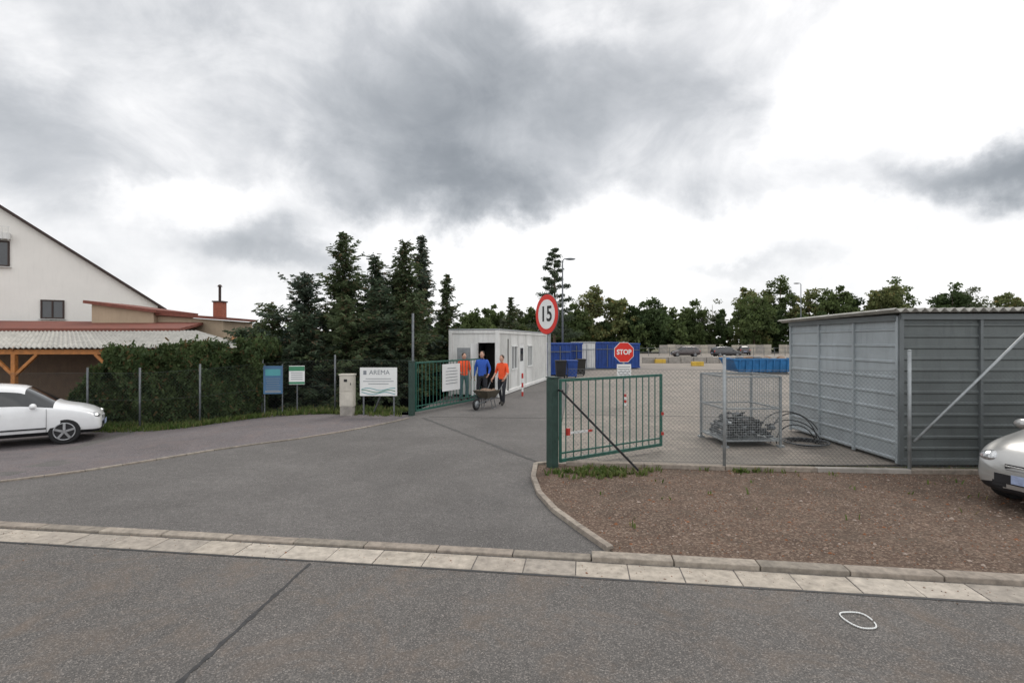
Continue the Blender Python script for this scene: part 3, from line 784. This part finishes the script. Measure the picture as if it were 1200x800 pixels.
mb.beam((-19.95,25.4,4.05),(-16.55,25.4,3.60),3.2,.14,0); mb.beam((-16.74,25.5,3.50),(-13.4,25.5,3.27),2.9,.12,0)
mb.obj('roof',[m_tile],an)
mb=MB(); mb.box((-14.15,24.8,3.7),(.42,.42,.8),0); mb.box((-14.15,24.8,4.12),(.5,.5,.06),1); mb.cyl((-14.15,24.8,4.1),(-14.15,24.8,4.85),.06,.06,10,1); mb.cyl((-14.15,24.8,4.85),(-14.15,24.8,4.95),.12,.05,10,1)
mb.obj('chimney',[m_brick,m_dkbrown],an)
mb=MB()
v=[(-26,24.9,3.22),(-14.6,24.2,3.10),(-14.2,21.9,2.76),(-26,21.9,2.76)]
mb.add(v+[(x,y,z-.12) for x,y,z in v],[(3,2,1,0),(4,5,6,7),(0,4,7,3),(3,7,6,2),(2,6,5,1),(1,5,4,0)],0)
mb.obj('lean_to_roof',[m_tile],an)
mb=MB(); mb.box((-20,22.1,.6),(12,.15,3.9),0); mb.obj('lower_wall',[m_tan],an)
cp=empty('carport')
mb=MB(); vs=[];n=150
for i in range(n+1):
    t=i/n; xb_=-26+t*12.4; xf=-23+t*14.1; dz=.03*math.cos(i*math.pi)
    vs+=[(xb_,22.0,2.66+dz),(xf,17.5,2.0+dz)]
mb.add(vs,[(2*i,2*i+1,2*i+3,2*i+2) for i in range(n)],0)
r_=mb.obj('roof',[m_roofs],cp); s_=r_.modifiers.new('s','SOLIDIFY'); s_.thickness=.03
mb=MB(); mb.beam((-22.5,17.7,1.84),(-9.1,17.7,1.84),.10,.17,0)
for x in(-21,-17.2,-13.6,-9.8):
    zz0=zf(x,17.7)-.1; mb.beam((x,17.7,zz0),(x,17.7,1.75),.14,.14,0)
    for s_ in(-1,1):
        if x+s_*.8<-9.2: mb.beam((x,17.7,1.0),(x+s_*.8,17.7,1.76),.09,.10,0)
    mb.beam((x,17.6,1.93),(x-2,21.9,2.55),.08,.12,0)
mb.obj('timber_frame',[m_wood],cp,bevel=.006)

# ------------------------------------------------------------ vegetation
def quads(C,U,Vv):
    n=len(C); V=np.empty((n,4,3)); V[:,0]=C-U-Vv;V[:,1]=C+U-Vv*.3;V[:,2]=C+U*.9+Vv;V[:,3]=C-U+Vv*.6
    F=np.arange(n*4).reshape(n,4); return V.reshape(-1,3),F
def rdir(n):
    v=rng.normal(size=(n,3)); return v/np.linalg.norm(v,axis=1,keepdims=True)
def conifer(name,x,y,H,Rr,mat,dens=1.0,droop=.35,low=.03,step=.07,lf=.10):
    z0=zf(x,y); e_=empty(name,(x,y,z0))
    mb=MB(); mb.cyl((0,0,-.1),(0,0,H*.97),.045*H*.4+.03,.012,8,0)
    C=[];U=[]
    nw=int(H/.17); ph=random.uniform(0,6.28); lob=[random.uniform(.65,1.35) for _ in range(8)]
    for k in range(nw):
        t=low+(1-low)*k/nw; z=t*H
        rr=Rr*((1-t)**.7)*(.80+.25*math.sin(k*.9+ph))+.07
        nb=int(9*dens*(.6+.6*(1-t)))+3
        for b in range(nb):
            a=random.uniform(0,6.28); L=rr*random.uniform(.45,1.25)*lob[int(a/6.29*8)]
            ca,sa=math.cos(a),math.sin(a); up=random.uniform(-.05,.45)+.5*t
            ns=max(2,int(L/step)); 
            s=(np.arange(ns)+rng.random(ns)*.8)/ns*.97+.05
            px=s*L*ca;py=s*L*sa;pz=z+L*(up*s-droop*s*s*(1-t))+ .06*np.sin(s*3)
            wd=.22*L*(1-s)*1.3+.06
            for r_ in range(3):
                side=rng.uniform(-1,1,ns)*wd
                C.append(np.stack([px-sa*side,py+ca*side,pz-np.abs(side)*.25+rng.normal(0,.035,ns)],1))
                dr=np.stack([ca-sa*np.sign(side)*.8,sa+ca*np.sign(side)*.8,-.15+rng.normal(0,.35,ns)],1)
                U.append(dr/np.linalg.norm(dr,axis=1,keepdims=True)*(lf*rng.uniform(.5,1.1,(ns,1))))
            if b%3==0: mb.cyl((0,0,z),(px[-1]*.8,py[-1]*.8,float(pz[-1])*.8+z*.2),.012,.004,4,0,False)
    C=np.concatenate(C);U=np.concatenate(U); Vv=np.cross(U,rdir(len(U))); Vv=Vv/np.maximum(1e-6,np.linalg.norm(Vv,axis=1,keepdims=True))*(lf*.3)
    mb.obj('trunk',[m_bark],e_)
    V,F=quads(C,U,Vv); np_obj('foliage',V,F,[mat],parent=e_); return e_
m_spruce=leafmat('spruce_needles',(.055,.085,.04),(.13,.165,.075),1.6,(.18,.12,.07))
m_spruce2=leafmat('spruce_needles_dark',(.042,.068,.042),(.095,.13,.07),1.6,(.14,.10,.06))
m_spruce3=leafmat('spruce_needles_bluish',(.05,.075,.055),(.11,.145,.10),1.6,(.16,.12,.08))
m_thuja=leafmat('hedge_foliage',(.045,.075,.028),(.10,.14,.05),1.8,(.14,.09,.04))
for (x,y,H,r_,m_) in((-6.6,20,6.5,1.9,0),(-7.9,19.6,4.9,2.1,2),(-9.0,19.2,3.8,1.8,0),(-5.6,21,5.7,1.9,1),(-4.4,21,6.3,1.5,0),(-3.95,22.4,6.8,1.3,2),
     (-3.0,23.6,5.3,1.15,0),(-4.9,19,4.5,1.6,1),(-9.9,18.8,3.0,1.4,1),(-6.0,18.5,3.7,1.8,0),(-7.3,17.9,3.2,1.6,1),(-3.75,19.4,4.0,1.1,0),(-10.7,22,3.4,1.5,2),(-5.2,22.8,5.2,1.8,1),(-7.2,22,5.0,1.9,2)):
    conifer('spruce_tree',x,y,H,r_,[m_spruce,m_spruce2,m_spruce3][m_],1.2,.26)
def hedge(name,x0,x1,y0,y1,h,mat,n):
    xx=rng.uniform(x0,x1,n); k=rng.uniform(0,1,n)
    edge=np.clip((xx-x0)/1.2,0,1)**.5
    top=h*edge*(.90+.08*np.sin(xx*2.3)+.07*np.sin(xx*5.1+1)+.06*np.sin(xx*11)+.04*np.sin(xx*23))+rng.normal(0,.07,n)+np.where(rng.random(n)<.03,rng.random(n)*.3,0)
    z=np.where(k<.65,rng.uniform(0,1,n)**.8*top,top-rng.random(n)*.2)
    bul=.16*np.sin(xx*3.1+z*2)+.1*np.sin(xx*7+z*5)
    y=np.where(k<.65,y0+bul*1.2+rng.random(n)*.35,rng.uniform(y0,y1,n))
    zb=np.array([zf(a,b) for a,b in zip(xx,y)])
    C=np.stack([xx,y,z+zb],1)
    U=rdir(n)*.065; U[:,2]=np.abs(U[:,2])*1.3; U*=rng.uniform(.5,1.3,(n,1)); Vv=np.cross(U,rdir(n))*.55
    V,F=quads(C,U,Vv); o=np_obj(name,V,F,[mat]); return o
hd=hedge('hedge',-13.6,-7.7,15.75,17.2,2.35,m_thuja,75000)
mb=MB()
vs=[]
for i in range(11):
    x=-12.6+i*.47; z=zf(x,16.4); vs+=[(x,16.15,z-.1),(x,16.15,z+1.7),(x,17,z+1.7)]
mb.add(vs,sum([[(3*i,3*i+1,3*i+4,3*i+3),(3*i+1,3*i+2,3*i+5,3*i+4)] for i in range(10)],[]),0)
mb.obj('inner_stems',[m_bark],hd)

def crown(C,Rx,Rz,n,nc,lf):
    cl=rdir(nc)*(rng.random((nc,1))**.5); cl=cl*np.array([Rx,Rx,Rz])
    cl[:,:2]*= (1-.3*np.clip(cl[:,2:3]/Rz,-1,1)); 
    idx=rng.integers(0,nc,n); s=rng.uniform(.16,.40,nc)[idx][:,None]*Rx
    p=cl[idx]+rdir(n)*(rng.random((n,1))**.5)*s*np.array([1,1,.75])
    p=p+C
    U=rdir(n)*lf*rng.uniform(.5,1.2,(n,1)); Vv=np.cross(U,rdir(n))*.9
    return quads(p,U,Vv)
decm=[leafmat('foliage_dark',(.045,.075,.028),(.09,.13,.045),.25),leafmat('foliage_mid',(.07,.105,.035),(.14,.18,.065),.25),leafmat('foliage_birch',(.12,.15,.055),(.22,.24,.10),.3,(.26,.19,.07)),leafmat('foliage_grey',(.11,.13,.08),(.18,.20,.12),.3)]
trees=[(-6.7,8.2,3.5,1),(-10,7,3.2,0),(-4,9.5,3,1),(0,10.2,2.6,3),(3.5,8.8,3,1),(8,10,3,0),(12,9,3,1),(15.5,13,4.0,2),(20.5,11.3,3.4,2),(24,9,3.2,0),(27.2,10.4,4.4,0),(32,9,3.6,1),
 (37,10.4,4.6,1),(42,11,4,3),(46,11.5,4,1),(50.5,14.6,4.4,2),(55.5,15.5,4,1),(59.5,13,3.8,2),(64,14,4,1),(69,12.5,4,0),(74,14.6,4,2),(77.5,12.8,3.4,1),(81,15.2,3.8,1),
 (85.5,13,3.8,0),(91,14.2,4.2,3),(96,11.8,4,1),(101,12,4,2),(107,13,4,0),(114,12,4,1),(121,14,4,2),(130,13,5,1),(-16,6.2,3.5,0),(-24,6,4,1),(-33,5.6,4,0),(-42,5.5,4,1),(-52,5.3,4,0),(-63,6,5,1),(-76,6,5,0),(-90,7,5,1)]
Vs=[];Fs=[];Ms=[];o=0; tk=MB()
for i,(x,H,r_,mi) in enumerate(trees):
    yy=100+random.uniform(-4,8); sparse=mi==3
    n=5200 if not sparse else 2200
    V,F=crown(np.array([x,yy,H*.55]),r_,H*.46,n,60 if not sparse else 30,.26 if not sparse else .2)
    Vs.append(V);Fs.append(F+o);Ms+= [mi]*len(F);o+=len(V)
    tk.cyl((x,yy,0),(x+random.uniform(-.5,.5),yy,H*.9),.2,.04,6,1 if sparse else 0)
    for b in range(5):
        a=random.uniform(0,6.28);zz_=H*random.uniform(.3,.7); tk.cyl((x,yy,zz_),(x+math.cos(a)*r_*.7,yy+math.sin(a)*r_*.7,zz_+H*.18),.07,.02,4,1 if sparse else 0,False)
for k in range(120):
    x=-100+k*2.0+random.uniform(-1,1); H=random.uniform(4,6.5)*(1. if x<14 else 1.6); yy=100+random.uniform(-4,8)
    if x<-15: H*=.75
    mi=random.choice([0,0,1,1,2]); V,F=crown(np.array([x,yy,H*.45]),random.uniform(2.2,3.4),H*.5,1500,24,.28)
    Vs.append(V);Fs.append(F+o);Ms+= [mi]*len(F);o+=len(V)
bgp=empty('distant_trees'); np_obj('foliage',np.concatenate(Vs),np.concatenate(Fs),decm,Ms,bgp); tk.obj('trunks',[m_bark,m_birchbark],bgp)
def pine(x,y,H):
    e_=empty('pine_tree',(x,y,0)); mb=MB(); mb.cyl((0,0,0),(.1,0,H*.97),.16,.03,10,0)
    C=[]
    for k in range(46):
        t=.22+.77*k/46; z=H*t; L=(1.0-t)**.6*2.5*random.uniform(.4,1.15)+.2; a=k*2.4+random.uniform(-.5,.5)
        p1=Vector((math.cos(a)*L,math.sin(a)*L,z+L*random.uniform(.05,.35))); mb.cyl((0,0,z),p1,.035,.01,5,0,False)
        nn=int(60+100*L); s=rng.uniform(.35,1.05,nn)[:,None]
        C.append(np.array([0,0,z])*(1-s)+np.array(p1)*s+rng.normal(0,1,(nn,3))*np.array([.17,.17,.11])*(.6+.5*L/2))
    C=np.concatenate(C); U=rdir(len(C))*.12; Vv=np.cross(U,rdir(len(C)))*.4
    V,F=quads(C,U,Vv); np_obj('foliage',V,F,[leafmat('pine_needles',(.055,.08,.05),(.11,.14,.08),.6)],parent=e_); mb.obj('trunk',[m_bark],e_)
pine(4.1,50,11.4)
conifer('spruce_tree',-.2,62,7.5,1.6,m_spruce,.8,step=.16,lf=.2)

# ------------------------------------------------------------ vehicles
def car(name,loc,heading,pm,k=1.0):
    e_=empty(name,loc,math.atan2(heading[1],heading[0])); e_.scale=(k,k,k)
    stn=[(-2.0,.66,.40,.78,.86,.56),(-1.95,.76,.32,.84,.98,.60),(-1.82,.82,.25,.90,1.22,.58),(-1.55,.85,.22,.93,1.40,.57),(-1.12,.86,.21,.93,1.455,.585),(-1.02,.86,.21,.93,1.46,.59),
         (-.5,.865,.2,.925,1.475,.60),(-.08,.865,.2,.92,1.475,.60),(.02,.865,.2,.92,1.47,.60),(.40,.865,.2,.915,1.42,.585),(.50,.865,.2,.915,1.39,.58),(.80,.86,.2,.91,1.19,.62),(1.10,.855,.2,.90,.985,.70),(1.2,.85,.2,.885,.945,.70),
         (1.55,.83,.2,.82,.875,.66),(1.80,.79,.2,.73,.79,.60),(1.93,.72,.2,.62,.68,.54),(2.0,.60,.24,.50,.56,.46)]
    mb=MB(); rings=[]
    for (x,w_,zb,bl,zr,wr) in stn:
        half=[(0,zb),(w_*.85,zb),(w_*.985,zb+.10),(w_,(zb+bl)/2),(w_*.985,bl-.07),(w_*.955,bl),(wr+.02,zr-.055),(wr*.86,zr-.005),(wr*.45,zr+.018),(0,zr+.025)]
        ring=[(x,-y,z) for y,z in half]+[(x,y,z) for y,z in half[-2:0:-1]]
        rings.append(ring)
    m=len(rings[0]); vs=[v for r_ in rings for v in r_]; fs=[];mi=[]
    for i in range(len(rings)-1):
        xa=stn[i][0];xb_=stn[i+1][0]
        for j in range(m):
            fs.append((i*m+j,i*m+(j+1)%m,(i+1)*m+(j+1)%m,(i+1)*m+j)[::-1])
            seg=j if j<9 else m-1-j
            g_=0
            if seg==5 and -1.6<xa and xb_<=1.11 and not(-1.13<xa<-1.1) and not(-.09<xa<-.05) : g_=1
            if seg in(6,7,8) and .49<xa<1.0: g_=1
            if seg in(7,8) and -1.96<xa<-1.6: g_=1
            if seg in(0,1): g_=2
            mi.append(g_)
    fs.append(tuple(range(m))); mi.append(0); fs.append(tuple(range((len(rings)-1)*m,len(rings)*m))[::-1]); mi.append(0)
    mb.v=vs;mb.f=fs;mb.m=mi
    b=mb.obj('body',[pm,m_carpglass,m_black],None,smooth=True)
    s_=b.modifiers.new('s','SUBSURF'); s_.levels=2;s_.render_levels=2; applied(b)
    WX=(1.28,-1.22)
    for wx in WX:
        for sg in(-1,1):
            cmb=MB(); cmb.cyl((wx,sg*.62,.31),(wx,sg*1.05,.31),.365,.365,28,0); co=cmb.obj('cut',[m_black])
            bo=b.modifiers.new('b','BOOLEAN'); bo.operation='DIFFERENCE';bo.solver='EXACT';bo.object=co
            applied(b); bpy.data.objects.remove(co)
    b.parent=e_
    for poly in b.data.polygons: poly.use_smooth=True
    mb=MB()
    for wx in WX:
        for sg in(-1,1):
            y0,y1=sg*.66,sg*.845
            mb.cyl((wx,y0,.31),(wx,y1-sg*.02,.31),.31,.31,32,0); mb.cyl((wx,y1-sg*.02,.31),(wx,y1,.31),.31,.285,32,0)
            mb.cyl((wx,y1,.31),(wx,y1+sg*.004,.31),.215,.215,28,2)
            for q in range(5):
                t=q*2*math.pi/5+.3; c_,s2=math.cos(t),math.sin(t)
                mb.beam((wx+.04*c_,y1+sg*.012,.31+.04*s2),(wx+.20*c_,y1+sg*.006,.31+.20*s2),.05,.05,1)
            for q in range(28):
                t=q*2*math.pi/28;t2=(q+1)*2*math.pi/28
                mb.cyl((wx+.205*math.cos(t),y1+sg*.006,.31+.205*math.sin(t)),(wx+.205*math.cos(t2),y1+sg*.006,.31+.205*math.sin(t2)),.014,.014,6,1,False)
            mb.cyl((wx,y1,.31),(wx,y1+sg*.02,.31),.05,.04,14,1)
    mb.obj('wheels',[m_rubber,m_rim,m_black],e_)
    mb=MB()
    for sg in(-1,1):
        Mr=Matrix.Rotation(sg*-.55,3,'Z')
        mb.ell((1.80,sg*.60,.635),(.17,.15,.085),0,16,10,Mr); mb.ell((-1.9,sg*.66,.78),(.08,.09,.16),1)
        mb.ell((.72,sg*.95,.97),(.07,.12,.075),2); mb.beam((.72,sg*.84,.93),(.72,sg*.9,.95),.04,.03,3)
        for xx in(.95,-.03,-1.0): mb.box((xx,sg*.866,.60),(.008,.006,.58),3)
        mb.box((-.03,sg*.870,.42),(1.95,.012,.035),3)
        for xx in(.15,-.85): mb.beam((xx-.0,sg*.872,.80),(xx-.16,sg*.872,.80),.02,.025,2)
        mb.box((1.97,sg*.42,.33),(.04,.16,.07),3)
    mb.box((1.955,0,.40),(.08,.95,.12),3)
    for z in(.53,.57): mb.box((1.972,0,z),(.05,.70,.016),4)
    mb.box((1.955,0,.55),(.06,.72,.09),3)
    mb.box((2.03,0,.42),(.012,.52,.11),5); mb.ell((1.99,0,.585),(.02,.055,.035),4)
    mb.box((-2.01,0,.6),(.012,.52,.11),5)
    mb.obj('trim',[m_lens,m_red,pm,m_black,m_rim,m_plate],e_,bevel=.003)
    return e_
hd_=Vector((.82,.57)).normalized(); fr=Vector((-10.95,13.75)); c=fr-hd_*2.0
cl_=car('parked_car',(c.x,c.y,-.33),hd_,m_pwhite)
h2=Vector((-.96,-.22)).normalized(); c=Vector((6.42,6.25))-h2*2.0
car('parked_car',(c.x,c.y,.03),h2,m_psilver,1.0)
car('parked_car',(30.5,73,0),(1,.05),m_pblack); car('parked_car',(25.2,74.5,0),(-1,.1),m_pgrey); car('parked_car',(38,84,0),(.3,1),m_pgrey)

# ------------------------------------------------------------ people
def person(name,loc,rz,height,top,legs,hairm,pose={},sleeve='short'):
    s=height/1.76
    J=dict(pel=(0,0,.95),sp=(0,0,1.12),ch=(0,0,1.32),nk=(0,.01,1.49),hb=(0,0,1.58))
    for g_,sg in(('l',1),('r',-1)):
        J[g_+'sh']=(sg*.18,0,1.43);J[g_+'el']=(sg*.25,.03,1.15);J[g_+'wr']=(sg*.27,-.05,.90);J[g_+'pa']=(sg*.27,-.07,.83)
        J[g_+'hp']=(sg*.10,0,.90);J[g_+'kn']=(sg*.12,-.02,.49);J[g_+'an']=(sg*.13,.02,.09);J[g_+'to']=(sg*.15,-.15,.035)
    J.update(pose)
    rad=dict(pel=(.16,.115),sp=(.145,.10),ch=(.165,.115),nk=(.062,.06),hb=(.055,.055))
    for g_ in 'lr':
        rad.update({g_+'sh':(.075,.07),g_+'el':(.046,.046),g_+'wr':(.03,.026),g_+'pa':(.038,.022),g_+'hp':(.10,.10),g_+'kn':(.062,.065),g_+'an':(.045,.048),g_+'to':(.045,.03)})
    E=[('pel','sp'),('sp','ch'),('ch','nk'),('nk','hb')]
    for g_ in 'lr': E+=[('ch',g_+'sh'),(g_+'sh',g_+'el'),(g_+'el',g_+'wr'),(g_+'wr',g_+'pa'),('pel',g_+'hp'),(g_+'hp',g_+'kn'),(g_+'kn',g_+'an'),(g_+'an',g_+'to')]
    keys=list(J); me=bpy.data.meshes.new('body'); me.from_pydata([J[k] for k in keys],[(keys.index(a),keys.index(b)) for a,b in E],[])
    o=bpy.data.objects.new('body',me); link(o)
    o.modifiers.new('sk','SKIN'); ms=me.skin_vertices[0].data if me.skin_vertices else None
    if ms is None:
        bpy.context.view_layer.objects.active=o
        ms=me.skin_vertices[0].data
    for i,k in enumerate(keys): ms[i].radius=rad[k]; ms[i].use_root=(k=='pel')
    sb=o.modifiers.new('s','SUBSURF'); sb.levels=2;sb.render_levels=2
    applied(o)
    for m_ in(top,legs,m_skin,m_shoe): o.data.materials.append(m_)
    segm={}
    for a,b in E:
        k=b[1:] if b[0] in 'lr' and b[1:] in('sh','el','wr','pa','hp','kn','an','to') else b
        segm[(a,b)]={'sp':0,'ch':0,'nk':0,'hb':2,'sh':0,'el':0,'wr':2 if sleeve=='short' else 0,'pa':2,'hp':1,'kn':1,'an':1,'to':3}[k]
    for p_ in o.data.polygons:
        c=p_.center; best=9;bm_=0
        for (a,b),mi in segm.items():
            A=Vector(J[a]);B_=Vector(J[b]);t=max(0,min(1,(c-A).dot(B_-A)/(B_-A).length_squared)); d_=(c-(A+(B_-A)*t)).length - rad[b][0]*.6
            if d_<best: best=d_;bm_=mi
        if c.z>1.515 and abs(c.x)<.09: bm_=2
        if bm_==0 and c.z<.93 and abs(c.x)<.2 and abs(c.y)<.2: bm_=1
        p_.material_index=bm_; p_.use_smooth=True
    e_=empty(name,loc,rz); e_.scale=(s,s,s); o.parent=e_
    mb=MB(); hc=Vector(J['hb'])+Vector((0,-.015,.085))
    mb.ell(hc,(.075,.093,.115),0,18,14); mb.ell(hc+Vector((0,-.02,-.06)),(.055,.07,.06),0,14,10)
    mb.ell(hc+Vector((0,-.098,-.015)),(.013,.02,.025),0,8,6)
    for sg in(-1,1):
        mb.ell(hc+Vector((sg*.077,.005,-.01)),(.012,.02,.032),0,8,6); mb.ell(hc+Vector((sg*.03,-.083,.01)),(.014,.01,.009),3,8,6); mb.ell(hc+Vector((sg*.03,-.090,.01)),(.006,.005,.006),1,6,5)
    mb.ell(hc+Vector((0,-.083,-.06)),(.024,.01,.007),2,8,5)
    mb.ell(hc+Vector((0,.022,.032)),(.084,.092,.10),1,18,12)
    mb.obj('head',[m_skin,hairm,m_redp,m_white],e_,smooth=True)
    mb=MB()
    for g_,sg in(('l',1),('r',-1)):
        wr=Vector(J[g_+'wr']);pa=Vector(J[g_+'pa']);d_=(pa-wr).normalized()
        sd_=Vector((0,-1,0)); sd_=(sd_-d_*sd_.dot(d_)).normalized()
        cu=Vector((-sg,0,0)) if abs(d_.x)<.7 else Vector((0,0,-1))
        for f_,(l,ofs) in enumerate(((.070,.03),(.078,.010),(.072,-.010),(.056,-.03))):
            b0=pa+sd_*ofs; p1=b0+d_*l*.55+cu*.008; p2_=p1+d_*l*.35+cu*.02; p3=p2_+d_*l*.15+cu*.025
            mb.cyl(b0,p1,.0095,.009,7,0);mb.cyl(p1,p2_,.009,.008,7,0);mb.cyl(p2_,p3,.008,.006,7,0)
        t0=wr.lerp(pa,.4)+sd_*.025; t1=t0+sd_*.035+d_*.03; mb.cyl(t0,t1,.012,.010,7,0); mb.cyl(t1,t1+d_*.035+cu*.01,.010,.007,7,0)
    mb.obj('fingers',[m_skin],e_,smooth=True)
    return e_
face=Vector((-.50,-.87)); rzp=math.atan2(face.y,face.x)+math.pi/2
ox,oy=-.34,17.75
person('person',(ox,oy,.006),rzp,1.70,m_orange,m_trous,m_hair,
  dict(lel=(.26,-.04,1.15),lwr=(.27,-.27,.98),lpa=(.27,-.33,.93),rel=(-.26,.0,1.14),rwr=(-.27,-.22,.94),rpa=(-.27,-.28,.89),
       lkn=(.12,-.10,.50),lan=(.12,-.10,.09),lto=(.13,-.27,.035),rkn=(-.12,.03,.49),ran=(-.12,.16,.10),rto=(-.13,.0,.035),hb=(0,-.02,1.58)))
person('person',(-1.08,18.5,.006),R(-8),1.82,m_bluecl,m_trous,m_hair,dict(lel=(.27,.04,1.16),lwr=(.25,-.12,.98),lpa=(.24,-.17,.93),rkn=(-.14,-.05,.49),rto=(-.19,-.13,.035)),sleeve='long')
person('person',(-1.80,19.2,.006),R(25),1.74,m_orange,m_tealcl,m_hair,dict(rel=(-.27,.02,1.16),rwr=(-.22,-.17,1.05),rpa=(-.18,-.22,1.05)))
wbp=empty('wheelbarrow',(ox+face.x*.98,oy+face.y*.98,.006),rzp)
mb=MB()
vt=[(-.28,-.42,.60),(.28,-.42,.60),(.33,.32,.58),(-.33,.32,.58)];vb=[(-.16,-.20,.34),(.16,-.20,.34),(.20,.18,.32),(-.20,.18,.32)]
mb.add(vt+vb,[(0,4,5,1),(1,5,6,2),(2,6,7,3),(3,7,4,0),(4,7,6,5)],0)
o_=mb.obj('tray',[M('barrow_tray',(.09,.08,.06),.6,.2,var=.4,scale=12)],wbp); sm=o_.modifiers.new('s','SOLIDIFY'); sm.thickness=.012
mb=MB()
for sg in(-1,1):
    mb.tube([(sg*.05,-.62,.19),(sg*.17,-.15,.30),(sg*.23,.30,.45),(sg*.27,.70,.86)],.016,8,0)
    mb.tube([(sg*.2,.12,.32),(sg*.23,.2,.0),(sg*.21,.02,.0),(sg*.18,-.05,.3)],.013,8,0)
    mb.cyl((sg*.27,.60,.76),(sg*.272,.72,.88),.022,.022,8,1)
mb.cyl((-.05,-.62,.19),(.05,-.62,.19),.012,.012,8,0)
mb.obj('frame',[m_galvd,m_black],wbp)
mb=MB()
for i in range(24):
    t=i/24*6.2832;t2=(i+1)/24*6.2832
    mb.cyl((0,-.62+.15*math.cos(t),.19+.15*math.sin(t)),(0,-.62+.15*math.cos(t2),.19+.15*math.sin(t2)),.04,.04,8,0,False)
mb.cyl((-.03,-.62,.19),(.03,-.62,.19),.12,.12,16,1)
mb.obj('wheel',[m_rubber,m_galv],wbp,smooth=True)
mb=MB()
for k in range(30): mb.ell((random.uniform(-.2,.2),random.uniform(-.3,.2),.52+random.uniform(0,.08)),(.08,.07,.05),0,6,5)
mb.obj('load',[m_tan],wbp)

# ------------------------------------------------------------ camera
cd=bpy.data.cameras.new('camera'); cd.lens=18; cd.sensor_width=36; cd.clip_end=4000; cd.clip_start=.05
co=bpy.data.objects.new('camera',cd); co.location=(0,0,2.2); co.rotation_euler=(R(90),0,0); link(co); scene.camera=co
scene.view_settings.view_transform='Standard'; scene.view_settings.look='None'; scene.view_settings.exposure=0
